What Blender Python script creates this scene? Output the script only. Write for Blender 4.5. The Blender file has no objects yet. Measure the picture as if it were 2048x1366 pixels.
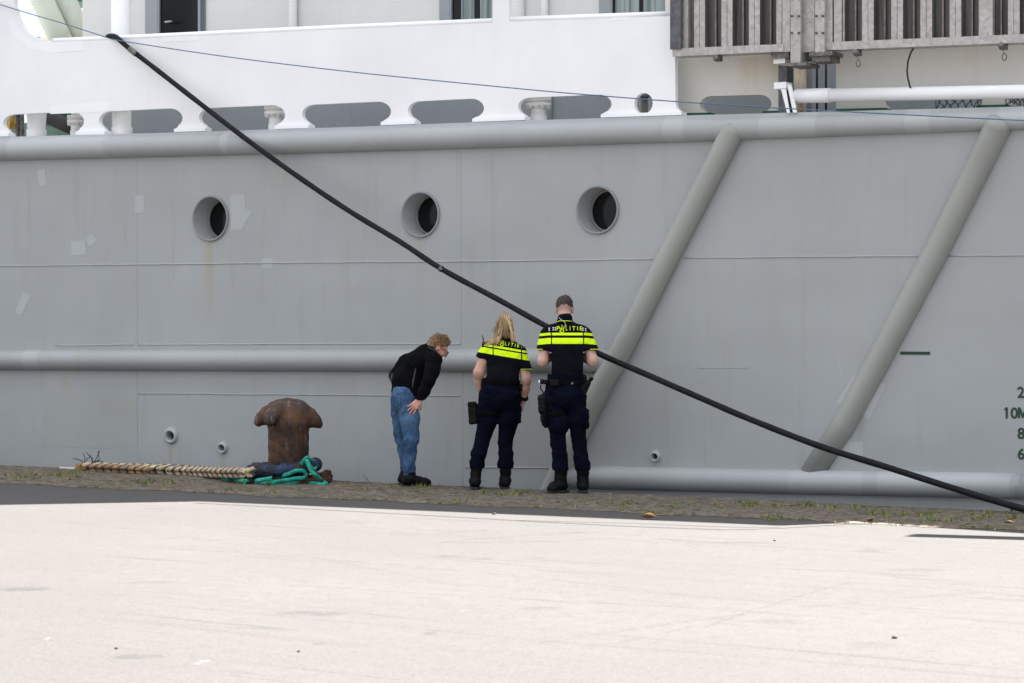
import bpy, math, random
import numpy as np
from mathutils import Vector, Matrix
from mathutils.geometry import tessellate_polygon
from mathutils.bvhtree import BVHTree

random.seed(7)
rng = np.random.default_rng(7)
SC = bpy.context.scene
COL = SC.collection
R_ = math.radians

# ------------------------------------------------------------------ camera, sky, sun, exposure
FPX = 4450.0          # focal length in pixels of the 2048 px wide photograph
CAMH = 1.6
HOR = 650.0           # horizon row
cam = bpy.data.cameras.new('camera')
cam.sensor_width = 36.0
cam.lens = FPX / 2048 * 36
cam.shift_y = -(683 - HOR) / 2048
cam.clip_end = 3000
cam.dof.use_dof = True
cam.dof.focus_distance = 21.6
cam.dof.aperture_fstop = 6.3
camo = bpy.data.objects.new('camera', cam)
COL.objects.link(camo)
camo.location = (0, 0, CAMH)
camo.rotation_euler = (R_(90), 0, 0)
SC.camera = camo

# quay edge: passes E0, runs along RV (to the right, getting nearer); NV points over the water
ANG = math.atan2(4450, 7124)
RV = Vector((math.cos(ANG), -math.sin(ANG), 0))
NV = Vector((math.sin(ANG), math.cos(ANG), 0))
E0 = Vector((0, 21.54, 0))
GAP = 0.9
O = E0 + NV * GAP
AZ = R_(35)
PROF = 1.75
sun_h = NV * math.cos(AZ) + RV * math.sin(AZ)
EL = math.atan(PROF * math.cos(AZ))
to_sun = (sun_h * math.cos(EL) + Vector((0, 0, math.sin(EL)))).normalized()

W = bpy.data.worlds.new('World')
SC.world = W
W.use_nodes = True
nt = W.node_tree
bg = nt.nodes['Background']
sky = nt.nodes.new('ShaderNodeTexSky')
sky.sky_type = 'NISHITA'
sky.sun_disc = False
sky.sun_elevation = EL
sky.sun_rotation = math.atan2(sun_h.x, sun_h.y)
sky.air_density = 1.0
sky.dust_density = 1.5
tc = nt.nodes.new('ShaderNodeTexCoord')
cn = nt.nodes.new('ShaderNodeTexNoise')
cn.inputs['Scale'].default_value = 2.2
cn.inputs['Detail'].default_value = 7
cn.inputs['Roughness'].default_value = .55
cr = nt.nodes.new('ShaderNodeMapRange')
cr.inputs['From Min'].default_value = .30
cr.inputs['From Max'].default_value = .52
cm = nt.nodes.new('ShaderNodeMix')
cm.data_type = 'RGBA'
cm.inputs[7].default_value = (4.3, 4.4, 4.6, 1)       # sunlit cloud
nt.links.new(tc.outputs['Generated'], cn.inputs['Vector'])
sz = nt.nodes.new('ShaderNodeSeparateXYZ'); nt.links.new(tc.outputs['Generated'], sz.inputs[0])
zr = nt.nodes.new('ShaderNodeMapRange'); nt.links.new(sz.outputs[2], zr.inputs['Value'])
zr.inputs['To Min'].default_value = .72; zr.inputs['To Max'].default_value = 1.34      # overcast: zenith brighter than horizon
zm = nt.nodes.new('ShaderNodeMix'); zm.data_type = 'RGBA'; zm.blend_type = 'MULTIPLY'; zm.inputs[0].default_value = 1
nt.links.new(cm.outputs[2], zm.inputs[6]); nt.links.new(zr.outputs[0], zm.inputs[7])
nt.links.new(cn.outputs['Fac'], cr.inputs['Value'])
nt.links.new(cr.outputs['Result'], cm.inputs[0])
nt.links.new(sky.outputs['Color'], cm.inputs[6])
nt.links.new(zm.outputs[2], bg.inputs['Color'])
bg.inputs['Strength'].default_value = 0.055

sl = bpy.data.lights.new('sun', 'SUN')
sl.energy = 5.0
sl.angle = R_(0.5)
sl.color = (1, .955, .915)
so = bpy.data.objects.new('sun', sl)
COL.objects.link(so)
so.rotation_euler = (-to_sun).to_track_quat('-Z', 'Y').to_euler()
so.location = (0, 0, 30)

SC.view_settings.view_transform = 'Standard'
SC.view_settings.look = 'None'
SC.view_settings.exposure = 2.63
SC.view_settings.gamma = 1
SC.view_settings.use_curve_mapping = False
SC.cycles.max_bounces = 8

# ------------------------------------------------------------------ helpers
def ship_pt(px, py, t=0.0):
    """point (s, t, z) of the ship's own axes seen at a pixel of the photograph"""
    d = Vector(((px - 1024) / FPX, 1, (HOR - py) / FPX))
    lam = (t + O.dot(NV)) / (d.x * NV.x + d.y * NV.y)
    p = d * lam
    return Vector(((p - O).dot(RV), t, CAMH + p.z))

def ground_pt(px, py, z=0.0):
    D = FPX * (CAMH - z) / (py - HOR)
    return Vector(((px - 1024) / FPX * D, D, z))

def depth_pt(px, py, D):
    return Vector(((px - 1024) / FPX * D, D, CAMH + (HOR - py) / FPX * D))

def tag(o, label=None, cat=None, group=None, kind=None):
    if label: o['label'] = label
    if cat: o['category'] = cat
    if group: o['group'] = group
    if kind: o['kind'] = kind
    return o

def empty(name, loc=(0, 0, 0), rz=0.0):
    o = bpy.data.objects.new(name, None)
    COL.objects.link(o)
    o.location = loc
    o.rotation_euler = (0, 0, rz)
    o.empty_display_size = .1
    return o

class MB:
    """collects geometry for one mesh object"""
    def __init__(self):
        self.v = []; self.f = []; self.m = []; self.s = []
    def face(self, idx, mi=0, smooth=False):
        self.f.append(tuple(idx)); self.m.append(mi); self.s.append(smooth)
    def vert(self, p):
        self.v.append(tuple(p)); return len(self.v) - 1
    def poly(self, pts, mi=0):
        self.face([self.vert(p) for p in pts], mi)
    def box(self, lo, hi, mi=0, fr=None):
        c = []
        for z in (lo[2], hi[2]):
            for y in (lo[1], hi[1]):
                for x in (lo[0], hi[0]):
                    p = Vector((x, y, z))
                    c.append(self.vert(fr @ p if fr else p))
        for q in ((0, 2, 3, 1), (4, 5, 7, 6), (0, 1, 5, 4), (2, 6, 7, 3), (0, 4, 6, 2), (1, 3, 7, 5)):
            self.face([c[i] for i in q], mi)
    def hexa(self, a, b, mi=0):
        """two quads (4 points each, same winding) joined"""
        ia = [self.vert(p) for p in a]; ib = [self.vert(p) for p in b]
        self.face(ia[::-1], mi); self.face(ib, mi)
        for k in range(4):
            l = (k + 1) % 4
            self.face((ia[k], ia[l], ib[l], ib[k]), mi)
    def tube(self, pts, r, n=10, mi=0, cap=True, smooth=True, flat=1.0, up=None):
        pts = [Vector(p) for p in pts]
        N = len(pts)
        rs = r if hasattr(r, '__len__') else [r] * N
        T = []
        for i in range(N):
            a = pts[max(0, i - 1)]; b = pts[min(N - 1, i + 1)]
            T.append((b - a).normalized())
        u = Vector(up) if up else (Vector((0, 0, 1)) if abs(T[0].z) < .9 else Vector((1, 0, 0)))
        rings = []
        for i in range(N):
            u = (u - T[i] * u.dot(T[i]))
            u = u.normalized() if u.length > 1e-6 else T[i].orthogonal().normalized()
            w = T[i].cross(u)
            rings.append([self.vert(pts[i] + u * (math.cos(2 * math.pi * k / n) * rs[i] * flat) + w * (math.sin(2 * math.pi * k / n) * rs[i])) for k in range(n)])
        for i in range(N - 1):
            for k in range(n):
                l = (k + 1) % n
                self.face((rings[i][k], rings[i][l], rings[i + 1][l], rings[i + 1][k]), mi, smooth)
        if cap:
            self.face(rings[0][::-1], mi); self.face(rings[-1], mi)
    def lathe(self, c, axis, prof, n=32, mi=0, smooth=True):
        """prof: list of (along axis, radius)"""
        c = Vector(c); a = Vector(axis).normalized()
        u = a.orthogonal().normalized(); w = a.cross(u)
        rings = []
        for (h, r) in prof:
            rings.append([self.vert(c + a * h + (u * math.cos(2 * math.pi * k / n) + w * math.sin(2 * math.pi * k / n)) * r) for k in range(n)])
        for i in range(len(prof) - 1):
            for k in range(n):
                l = (k + 1) % n
                self.face((rings[i][k], rings[i][l], rings[i + 1][l], rings[i + 1][k]), mi, smooth)
        return rings
    def disc(self, c, axis, r, n=32, mi=0):
        c = Vector(c); a = Vector(axis).normalized()
        u = a.orthogonal().normalized(); w = a.cross(u)
        self.face([self.vert(c + (u * math.cos(2 * math.pi * k / n) + w * math.sin(2 * math.pi * k / n)) * r) for k in range(n)], mi)
    def plate(self, outline, holes, t0, t1, mi=0):
        """outline and holes in (s, z); solid between t0 (front) and t1 (back)"""
        loops = [outline] + list(holes)
        tri = tessellate_polygon([[Vector((p[0], p[1], 0)) for p in lp] for lp in loops])
        flat = [p for lp in loops for p in lp]
        fa = [self.vert((p[0], t0, p[1])) for p in flat]
        ba = [self.vert((p[0], t1, p[1])) for p in flat]
        for t in tri:
            a, b, c = (flat[i] for i in t)
            ar = (b[0] - a[0]) * (c[1] - a[1]) - (b[1] - a[1]) * (c[0] - a[0])
            t = t if ar > 0 else (t[0], t[2], t[1])
            self.face([fa[i] for i in t], mi); self.face([ba[i] for i in reversed(t)], mi)
        o = 0
        for li, lp in enumerate(loops):
            n = len(lp)
            ar = sum(lp[i][0] * lp[(i + 1) % n][1] - lp[(i + 1) % n][0] * lp[i][1] for i in range(n))
            ccw = ar > 0
            for i in range(n):
                j = (i + 1) % n
                q = (fa[o + i], ba[o + i], ba[o + j], fa[o + j])
                if ccw != (li == 0): q = q[::-1]
                self.face(q, mi)
            o += n
    def build(self, name, mats, parent=None):
        me = bpy.data.meshes.new(name)
        me.from_pydata(self.v, [], self.f)
        for m in (mats if isinstance(mats, (list, tuple)) else [mats]):
            me.materials.append(m)
        me.polygons.foreach_set('material_index', self.m)
        me.polygons.foreach_set('use_smooth', self.s)
        me.update()
        o = bpy.data.objects.new(name, me)
        COL.objects.link(o)
        if parent: o.parent = parent
        return o

# ---- shader expressions
class X:
    def __init__(self, nt, s): self.nt = nt; self.s = s
    def _b(self, op, o, o2=None, rev=False, clamp=False):
        n = self.nt.nodes.new('ShaderNodeMath'); n.operation = op; n.use_clamp = clamp
        for i, q in enumerate(((o, self) if rev else (self, o)) + ((o2,) if o2 is not None else ())):
            if q is None: continue
            if isinstance(q, X): self.nt.links.new(q.s, n.inputs[i])
            else: n.inputs[i].default_value = float(q)
        return X(self.nt, n.outputs[0])
    def __add__(s, o): return s._b('ADD', o)
    __radd__ = __add__
    def __sub__(s, o): return s._b('SUBTRACT', o)
    def __rsub__(s, o): return s._b('SUBTRACT', o, rev=True)
    def __mul__(s, o): return s._b('MULTIPLY', o)
    __rmul__ = __mul__
    def __truediv__(s, o): return s._b('DIVIDE', o)
    def abs(s): return s._b('ABSOLUTE', None)
    def min(s, o): return s._b('MINIMUM', o)
    def max(s, o): return s._b('MAXIMUM', o)
    def gt(s, o): return s._b('GREATER_THAN', o)
    def lt(s, o): return s._b('LESS_THAN', o)
    def pow(s, o): return s._b('POWER', o)
    def sat(s): return s._b('ADD', 0.0, clamp=True)
    def ss(s, a, b):
        """smooth ramp 0..1 from a to b (a may exceed b)"""
        n = s.nt.nodes.new('ShaderNodeMapRange'); n.interpolation_type = 'SMOOTHSTEP'
        lo, hi, x0, x1 = (a, b, 0, 1) if a < b else (b, a, 1, 0)
        n.inputs['From Min'].default_value = lo; n.inputs['From Max'].default_value = hi
        n.inputs['To Min'].default_value = x0; n.inputs['To Max'].default_value = x1
        s.nt.links.new(s.s, n.inputs['Value'])
        return X(s.nt, n.outputs[0])

class Mat:
    def __init__(self, name, rough=.5, metal=0.0, spec=.5):
        self.m = bpy.data.materials.new(name); self.m.use_nodes = True
        self.nt = self.m.node_tree
        self.p = self.nt.nodes['Principled BSDF']
        self.p.inputs['Roughness'].default_value = rough
        self.p.inputs['Metallic'].default_value = metal
        self.p.inputs['Specular IOR Level'].default_value = spec
        self.tc = self.nt.nodes.new('ShaderNodeTexCoord')
        self.vec = self.tc.outputs['Object']
        sp = self.nt.nodes.new('ShaderNodeSeparateXYZ')
        self.nt.links.new(self.vec, sp.inputs[0])
        self.x, self.y, self.z = (X(self.nt, sp.outputs[i]) for i in range(3))
        self.h = None
    def comb(self, x, y, z):
        n = self.nt.nodes.new('ShaderNodeCombineXYZ')
        for i, q in enumerate((x, y, z)):
            if isinstance(q, X): self.nt.links.new(q.s, n.inputs[i])
            else: n.inputs[i].default_value = q
        return n.outputs[0]
    def noise(self, scale, detail=4, rough=.55, vec=None, dist=0):
        n = self.nt.nodes.new('ShaderNodeTexNoise')
        n.inputs['Scale'].default_value = scale; n.inputs['Detail'].default_value = detail
        n.inputs['Roughness'].default_value = rough; n.inputs['Distortion'].default_value = dist
        self.nt.links.new(vec or self.vec, n.inputs['Vector'])
        return X(self.nt, n.outputs['Fac'])
    def voro(self, scale, vec=None, out='Distance', rand=1):
        n = self.nt.nodes.new('ShaderNodeTexVoronoi')
        n.inputs['Scale'].default_value = scale; n.inputs['Randomness'].default_value = rand
        self.nt.links.new(vec or self.vec, n.inputs['Vector'])
        return n.outputs[out]
    def mix(self, f, a, b):
        n = self.nt.nodes.new('ShaderNodeMix'); n.data_type = 'RGBA'
        if isinstance(f, X): self.nt.links.new(f.s, n.inputs[0])
        else: n.inputs[0].default_value = f
        for q, i in ((a, 6), (b, 7)):
            if isinstance(q, (tuple, list)): n.inputs[i].default_value = (*q[:3], 1)
            else: self.nt.links.new(q, n.inputs[i])
        return n.outputs[2]
    def color(self, c):
        if isinstance(c, (tuple, list)): self.p.inputs['Base Color'].default_value = (*c[:3], 1)
        else: self.nt.links.new(c, self.p.inputs['Base Color'])
        return self
    def rough(self, x):
        self.nt.links.new(x.s, self.p.inputs['Roughness']); return self
    def bump(self, h, strength=.3, dist=.01):
        n = self.nt.nodes.new('ShaderNodeBump')
        n.inputs['Strength'].default_value = strength; n.inputs['Distance'].default_value = dist
        self.nt.links.new(h.s, n.inputs['Height'])
        self.nt.links.new(n.outputs[0], self.p.inputs['Normal'])
        return self

def sc(c, k): return tuple(min(1, v * k) for v in c[:3])

def simple(name, col, rough=.5, metal=0., var=.12, vs=6, bs=0, bst=.2, bd=.005, spec=.5):
    m = Mat(name, rough, metal, spec)
    n = m.noise(vs, 5)
    m.color(m.mix(n.ss(.3, .7), sc(col, 1 - var), sc(col, 1 + var)))
    if bs: m.bump(m.noise(bs, 3), bst, bd)
    return m.m

def paint(name, col, rough=.42, dirt=(.2, .16, .1), dirt_amt=.12, bump=.12, bands=(), fresh=None, rust=()):
    """ship paint: broad tone drift, run-down streaks, plate unevenness, touched-up bands, rust runs"""
    m = Mat(name, rough)
    n1 = m.noise(.55, 5, .6)
    n2 = m.noise(1, 5, .65, m.comb(m.x * 7, m.y * 3, m.z * .55))
    n3 = m.noise(9, 4)
    c = m.mix(n1.ss(.3, .7), sc(col, .945), sc(col, 1.05))
    c = m.mix(n2.ss(.52, .8) * dirt_amt, c, dirt)
    c = m.mix(n3.ss(.62, .75) * .05, c, sc(col, .6))
    n4 = m.noise(2.3, 3, .5, m.comb(m.x, m.y, m.z * .7))
    c = m.mix(n4.ss(.58, .72) * .07, c, sc(col, 1.25))
    for (s0, s1) in bands:
        f = (m.x - s0).ss(-.004, .004) * (m.x - s1).ss(.004, -.004)
        c = m.mix(f * .8, c, fresh or sc(col, 1.16))
    for (s0, z0, w, ln, amt, rc) in rust:
        wob = m.noise(6, 2, .5, m.comb(m.x * 0 + s0, m.y, m.z)) - .5
        a = (m.x - s0 + wob * (w * .6)).abs().ss(w, w * .15)
        b = (m.z - z0).ss(.01, -.01) * (m.z - (z0 - ln)).ss(0, ln)
        g = m.noise(1, 4, .6, m.comb(m.x * 40, m.y, m.z * 2)).ss(.3, .7)
        c = m.mix(a * b * (g * .6 + .4) * amt, c, rc)
    m.color(c)
    wv = m.noise(.9, 2, .4, m.comb(m.x, m.y * .2, m.z * 1.3))
    pl = m.noise(140, 2)
    m.bump(wv * 1.0 + pl * .012, bump, .06)
    m.rough((n2 * .18 + (rough - .06)))
    return m.m

# ---- signed-distance modelling (organic shapes: people, the cast bollard)
class SDF:
    def __init__(self): self.ops = []; self.cuts = []
    def _add(self, fn, lo, hi, k, mode):
        self.ops.append((fn, np.array(lo, float), np.array(hi, float), k, mode)); return self
    def cap(self, a, b, ra, rb=None, k=.02, scl=(1, 1, 1), mode='u'):
        rb = ra if rb is None else rb
        a = np.array(a, float); b = np.array(b, float); s = np.array(scl, float)
        A = a / s; B = b / s; BA = B - A; L = max(1e-9, BA.dot(BA)); ms = s.min()
        def fn(x, y, z):
            x = x / s[0] - A[0]; y = y / s[1] - A[1]; z = z / s[2] - A[2]
            t = np.clip((x * BA[0] + y * BA[1] + z * BA[2]) / L, 0, 1)
            return (np.sqrt((x - t * BA[0]) ** 2 + (y - t * BA[1]) ** 2 + (z - t * BA[2]) ** 2) - (ra + t * (rb - ra))) * ms
        r = max(ra, rb) * s
        return self._add(fn, np.minimum(a, b) - r, np.maximum(a, b) + r, k, mode)
    def chain(self, pts, rs, k=.02, scl=(1, 1, 1), mode='u'):
        for i in range(len(pts) - 1): self.cap(pts[i], pts[i + 1], rs[i], rs[i + 1], k, scl, mode)
        return self
    def ell(self, c, r, rot=None, k=.02, mode='u'):
        c = np.array(c, float); r = np.array(r, float)
        M = np.array(rot if rot is not None else np.eye(3))      # rows: local axes
        def fn(x, y, z):
            x = x - c[0]; y = y - c[1]; z = z - c[2]
            q = [(M[i][0] * x + M[i][1] * y + M[i][2] * z) for i in range(3)]
            k0 = np.sqrt(sum((q[i] / r[i]) ** 2 for i in range(3))) + 1e-9
            k1 = np.sqrt(sum((q[i] / r[i] ** 2) ** 2 for i in range(3))) + 1e-9
            return k0 * (k0 - 1) / k1
        e = np.abs(M.T) @ r
        return self._add(fn, c - e, c + e, k, mode)
    def box(self, c, hs, rad=.01, rot=None, k=.01, mode='u'):
        c = np.array(c, float); hs = np.array(hs, float) - rad
        M = np.array(rot if rot is not None else np.eye(3))
        def fn(x, y, z):
            x = x - c[0]; y = y - c[1]; z = z - c[2]
            q = [np.abs(M[i][0] * x + M[i][1] * y + M[i][2] * z) - hs[i] for i in range(3)]
            out = np.sqrt(sum(np.maximum(v, 0) ** 2 for v in q))
            return out + np.minimum(np.maximum(q[0], np.maximum(q[1], q[2])), 0) - rad
        e = np.abs(M.T) @ (hs + rad)
        return self._add(fn, c - e, c + e, k, mode)
    def cut(self, n, p):
        n = np.array(n, float); n /= np.linalg.norm(n)
        self.cuts.append((n, float(n.dot(np.array(p, float))))); return self
    def mesh(self, name, h, mat, parent=None, disp=None):
        U = [o for o in self.ops if o[4] == 'u']
        lo = np.min([o[1] for o in U], 0) - 3 * h - .012
        hi = np.max([o[2] for o in U], 0) + 3 * h + .012
        n = np.ceil((hi - lo) / h).astype(int) + 1
        xs, ys, zs = (lo[i] + h * np.arange(n[i]) for i in range(3))
        F = np.full(n, .3, np.float32)
        for fn, l, u, k, mode in self.ops:
            mg = k + 3 * h + .012
            i0 = np.clip(np.floor((l - mg - lo) / h).astype(int), 0, n); i1 = np.clip(np.ceil((u + mg - lo) / h).astype(int) + 1, 0, n)
            if (i1 <= i0).any(): continue
            sl_ = tuple(slice(a, b) for a, b in zip(i0, i1))
            d = fn(xs[sl_[0]][:, None, None], ys[sl_[1]][None, :, None], zs[sl_[2]][None, None, :]).astype(np.float32)
            a = F[sl_]
            if mode == 's': d = -d; a2, b2 = -a, -d
            else: a2, b2 = a, d
            hh = np.clip(.5 + .5 * (b2 - a2) / max(k, 1e-5), 0, 1)
            r = b2 + (a2 - b2) * hh - k * hh * (1 - hh)
            F[sl_] = -r if mode == 's' else r
        Xg, Yg, Zg = xs[:, None, None], ys[None, :, None], zs[None, None, :]
        if disp is not None: F = F + disp(Xg, Yg, Zg).astype(np.float32)
        for nn, d in self.cuts: F = np.maximum(F, (nn[0] * Xg + nn[1] * Yg + nn[2] * Zg - d).astype(np.float32))
        v, q = surface_nets(F)
        v = v * h + lo
        me = bpy.data.meshes.new(name)
        me.vertices.add(len(v)); me.vertices.foreach_set('co', v.astype(np.float32).ravel())
        me.loops.add(q.size); me.loops.foreach_set('vertex_index', q.astype(np.int32).ravel())
        me.polygons.add(len(q)); me.polygons.foreach_set('loop_start', np.arange(0, q.size, 4, dtype=np.int32))
        me.update(calc_edges=True); me.validate()
        me.polygons.foreach_set('use_smooth', np.ones(len(me.polygons), bool))
        for m in (mat if isinstance(mat, (list, tuple)) else [mat]): me.materials.append(m)
        o = bpy.data.objects.new(name, me); COL.objects.link(o)
        if parent: o.parent = parent
        return o

def surface_nets(F):
    S = F < 0
    n = F.shape
    c = np.zeros((n[0] - 1, n[1] - 1, n[2] - 1), np.int8)
    for dx in (0, 1):
        for dy in (0, 1):
            for dz in (0, 1):
                c += S[dx:n[0] - 1 + dx, dy:n[1] - 1 + dy, dz:n[2] - 1 + dz]
    idx = np.argwhere((c > 0) & (c < 8))
    ids = np.full(c.shape, -1, np.int64)
    ids[tuple(idx.T)] = np.arange(len(idx))
    pos = np.zeros((len(idx), 3)); cnt = np.zeros(len(idx))
    cor = [(a, b, d) for a in (0, 1) for b in (0, 1) for d in (0, 1)]
    val = [F[idx[:, 0] + a, idx[:, 1] + b, idx[:, 2] + d].astype(float) for a, b, d in cor]
    for i in range(8):
        for j in range(i + 1, 8):
            if sum(abs(p - q) for p, q in zip(cor[i], cor[j])) != 1: continue
            m = (val[i] < 0) != (val[j] < 0)
            t = np.where(m, val[i] / np.where(m, val[i] - val[j], 1), 0)
            p = np.array(cor[i])[None] + t[:, None] * (np.array(cor[j]) - np.array(cor[i]))[None]
            pos += p * m[:, None]; cnt += m
    v = idx + pos / cnt[:, None]
    Q = []
    for ax in range(3):
        a1, a2 = (ax + 1) % 3, (ax + 2) % 3
        A = np.take(S, range(n[ax] - 1), ax); B = np.take(S, range(1, n[ax]), ax)
        e = np.argwhere(A != B)
        e = e[(e[:, a1] > 0) & (e[:, a2] > 0) & (e[:, a1] < n[a1] - 1) & (e[:, a2] < n[a2] - 1)]
        ins = S[tuple(e.T)]
        def cell(d1, d2):
            q = e.copy(); q[:, a1] -= d1; q[:, a2] -= d2
            return ids[tuple(q.T)]
        q = np.stack([cell(1, 1), cell(0, 1), cell(0, 0), cell(1, 0)], 1)
        q[~ins] = q[~ins][:, ::-1]
        Q.append(q)
    return v, np.concatenate(Q)

def wrinkles(seed, amp, f0, zdir=1.0, n=5):
    """cloth folds: a few warped ripples, mostly running across the limb"""
    g = np.random.default_rng(seed)
    P = [(g.normal(0, .55), g.normal(0, .55), zdir * g.uniform(.5, 1.2), f0 * g.uniform(.6, 1.7), g.uniform(0, 6.3), g.uniform(.5, 1)) for _ in range(n)]
    def fn(x, y, z):
        wx = .018 * np.sin(21 * z + 13 * y + seed); wz = .02 * np.sin(17 * x + 9 * y + 2.1 * seed) + .012 * np.sin(39 * x - 23 * y)
        d = 0
        for (a, b, c, f, ph, w) in P:
            d = d + w * (np.abs(np.sin(f * (a * (x + wx) + b * y + c * (z + wz)) + ph)) - .6)
        return amp / n * 1.8 * d
    return fn

def text_geo(s, size, bold=.0):
    cu = bpy.data.curves.new('lettering', 'FONT')
    cu.body = s; cu.size = size; cu.offset = bold; cu.resolution_u = 3
    o = bpy.data.objects.new('lettering', cu); COL.objects.link(o)
    dg = bpy.context.evaluated_depsgraph_get(); dg.update()
    me = o.evaluated_get(dg).to_mesh()
    v = [tuple(p.co) for p in me.vertices]; f = [tuple(p.vertices) for p in me.polygons]
    o.evaluated_get(dg).to_mesh_clear()
    bpy.data.objects.remove(o); bpy.data.curves.remove(cu)
    return v, f

# ------------------------------------------------------------------ materials of the setting
GREY = (.335, .351, .354)
GREYD = (.275, .29, .305)
WHITE = (.82, .825, .835)
CREAM = (.68, .66, .61)
def L2(px, py, t=0.0):
    p = ship_pt(px, py, t); return (p.x, p.z)
def SX(px, py=300, t=0.0): return ship_pt(px, py, t).x

rust_c = (.36, .24, .09)
hull_rust = []
for (px, py, w, ln, amt) in ((417, 484, .11, 1.15, .42), (842, 478, .07, .8, .26), (1196, 472, .06, .5, .18), (340, 890, .045, .5, .5),
                             (446, 908, .04, .45, .45), (133, 745, .12, .6, .3), (560, 325, .2, .8, .12), (700, 745, .15, .7, .14), (230, 330, .15, 1.2, .14), (1700, 560, .1, .9, .1), (1450, 540, .12, .6, .1), (1310, 924, .03, .4, .15), (70, 330, .06, .5, .12), (905, 560, .03, .5, .12)):
    a = ship_pt(px, py); hull_rust.append((a.x, a.z, w, ln, amt, rust_c))
M_hull = paint('hull_grey_paint', GREY, .43, (.23, .23, .19), .30, .42, rust=hull_rust)
M_patch = paint('fresh_grey_paint', sc(GREY, 1.17), .45, (.3, .3, .3), .1, .15)
M_oldp = paint('yellowed_grey_paint', (.330, .343, .330), .5, (.3, .3, .3), .2, .2)
up_b = [(SX(a, 250), SX(b, 250)) for a, b in ((30, 222), (1338, 1378), (1528, 1640), (1818, 1866), (2003, 2120), (455, 470))]
M_fup = paint('upper_fender_paint', sc(GREY, 1.03), .34, (.25, .25, .23), .2, .12, bands=up_b)
M_fmid = paint('middle_fender_paint', sc(GREY, .98), .35, (.33, .26, .14), .5, .15, bands=[(SX(60, 720), SX(90, 720))])
M_flow = paint('lower_fender_paint', sc(GREY, 1.03), .35, (.3, .28, .22), .2, .12, bands=[(SX(a, 960), SX(b, 960)) for a, b in ((1588, 1735), (1765, 2030))])
M_fdia = paint('diagonal_fender_paint', (.30, .31, .29), .36, (.3, .28, .2), .25, .12)
M_white = paint('white_ship_paint', WHITE, .40, (.55, .5, .42), .10, .10)
M_white2 = paint('touched_up_white_paint', (.85, .86, .875), .38, (.6, .6, .6), .05, .06)
M_cream = paint('cream_ship_paint', CREAM, .45, (.5, .36, .16), .2, .10,
                rust=[(SX(1560, 150, .35) + d, ship_pt(1560, 112, .35).z, .2, .5, .45, (.55, .36, .12)) for d in (0, -.28)])
M_house = paint('deckhouse_paint', (.70, .695, .67), .5, (.4, .36, .3), .12, .08)
M_coam = paint('grey_coaming_paint', (.30, .325, .345), .5, (.2, .2, .2), .2, .1)
M_deckg = simple('green_deck_paint', (.012, .10, .045), .6, var=.25, bs=40)
M_pipe = paint('white_pipe_paint', (.82, .81, .79), .42, (.4, .28, .15), .25, .08)
M_brace = paint('greenish_cream_paint', (.50, .53, .44), .5, (.2, .2, .12), .3)
M_dark = simple('void_shade_and_cable_black', (.02, .02, .022), .7)  # black standing for shade in holes and gaps; also real black cables
M_glass = Mat('dark_window_glass', .12, 0, .22).color((.006, .007, .008)).m
M_curt = Mat('pale_curtain_cloth', .9)
M_curt.color(M_curt.mix((M_curt.noise(1, 2, .5, M_curt.comb(M_curt.x * 30, M_curt.y, M_curt.z * .2))).ss(.35, .65), (.16, .2, .2), (.36, .40, .39)))
M_curt = M_curt.m
M_green = simple('green_marking_paint', (.002, .034, .014), .5, var=.2)
M_seam = paint('lightened_bead_grey', sc(GREY, 1.14), .42)  # grey lightened so the beads look as if catching sky light
M_gun = simple('dark_grey_steel', (.10, .10, .11), .55, .3, .3, 20, 60)
M_gun2 = simple('worn_bracket_steel', (.14, .13, .12), .6, .3, .5, 25, 80, .4)
m = Mat('galvanised_steel', .5, .35)
v = m.voro(28, out='Color')
bw = m.nt.nodes.new('ShaderNodeRGBToBW'); m.nt.links.new(v, bw.inputs[0])
gv = X(m.nt, bw.outputs[0])
g2 = m.noise(1, 5, .65, m.comb(m.x * 9, m.y * 9, m.z * 1.5))
c_ = m.mix(gv, (.33, .312, .298), (.49, .47, .45))
m.color(m.mix(g2.ss(.5, .8) * .45, c_, (.25, .2, .17))); m.bump(m.noise(60, 3), .15, .004)
M_galv = m.m
m = Mat('dark_trough_steel', .6, .2)  # darker steel tone used on the trough faces
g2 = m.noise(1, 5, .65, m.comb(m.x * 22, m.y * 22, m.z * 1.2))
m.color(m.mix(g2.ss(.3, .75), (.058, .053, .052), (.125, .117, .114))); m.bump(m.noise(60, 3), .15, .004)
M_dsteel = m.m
M_brownrib = simple('stained_brown_steel', (.19, .145, .125), .6, .2, .3, 14)
m = Mat('rusting_cream_post', .6)
g2 = m.noise(1, 5, .7, m.comb(m.x * 14, m.y * 14, m.z * 2.2))
pc = ship_pt(1600, 222, .16).x
m.color(m.mix((g2.ss(.40, .62) * (m.x - pc).ss(-.05, .035)).max(g2.ss(.58, .66)), (.66, .61, .5), (.42, .16, .025)))
M_rpost = m.m

# ------------------------------------------------------------------ ship
ship = empty('ship', O, -ANG)
tag(ship, 'long grey-hulled ship with white bulwark, round portholes and tubular fenders moored along the quay', 'ship')
SL, SR = -26.0, 22.0

def arc(cx, cy, rx, ry, a0, a1, n=10):
    return [(cx + rx * math.cos(R_(a0 + (a1 - a0) * i / n)), cy + ry * math.sin(R_(a0 + (a1 - a0) * i / n))) for i in range(n + 1)]
def px2(pts, t=0.0): return [L2(x, y, t) for x, y in pts]
def circ(c, r, n=40, asp=1.0): return [(c[0] + r * math.cos(2 * math.pi * k / n), c[1] + r * asp * math.sin(2 * math.pi * k / n)) for k in range(n)]

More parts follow.
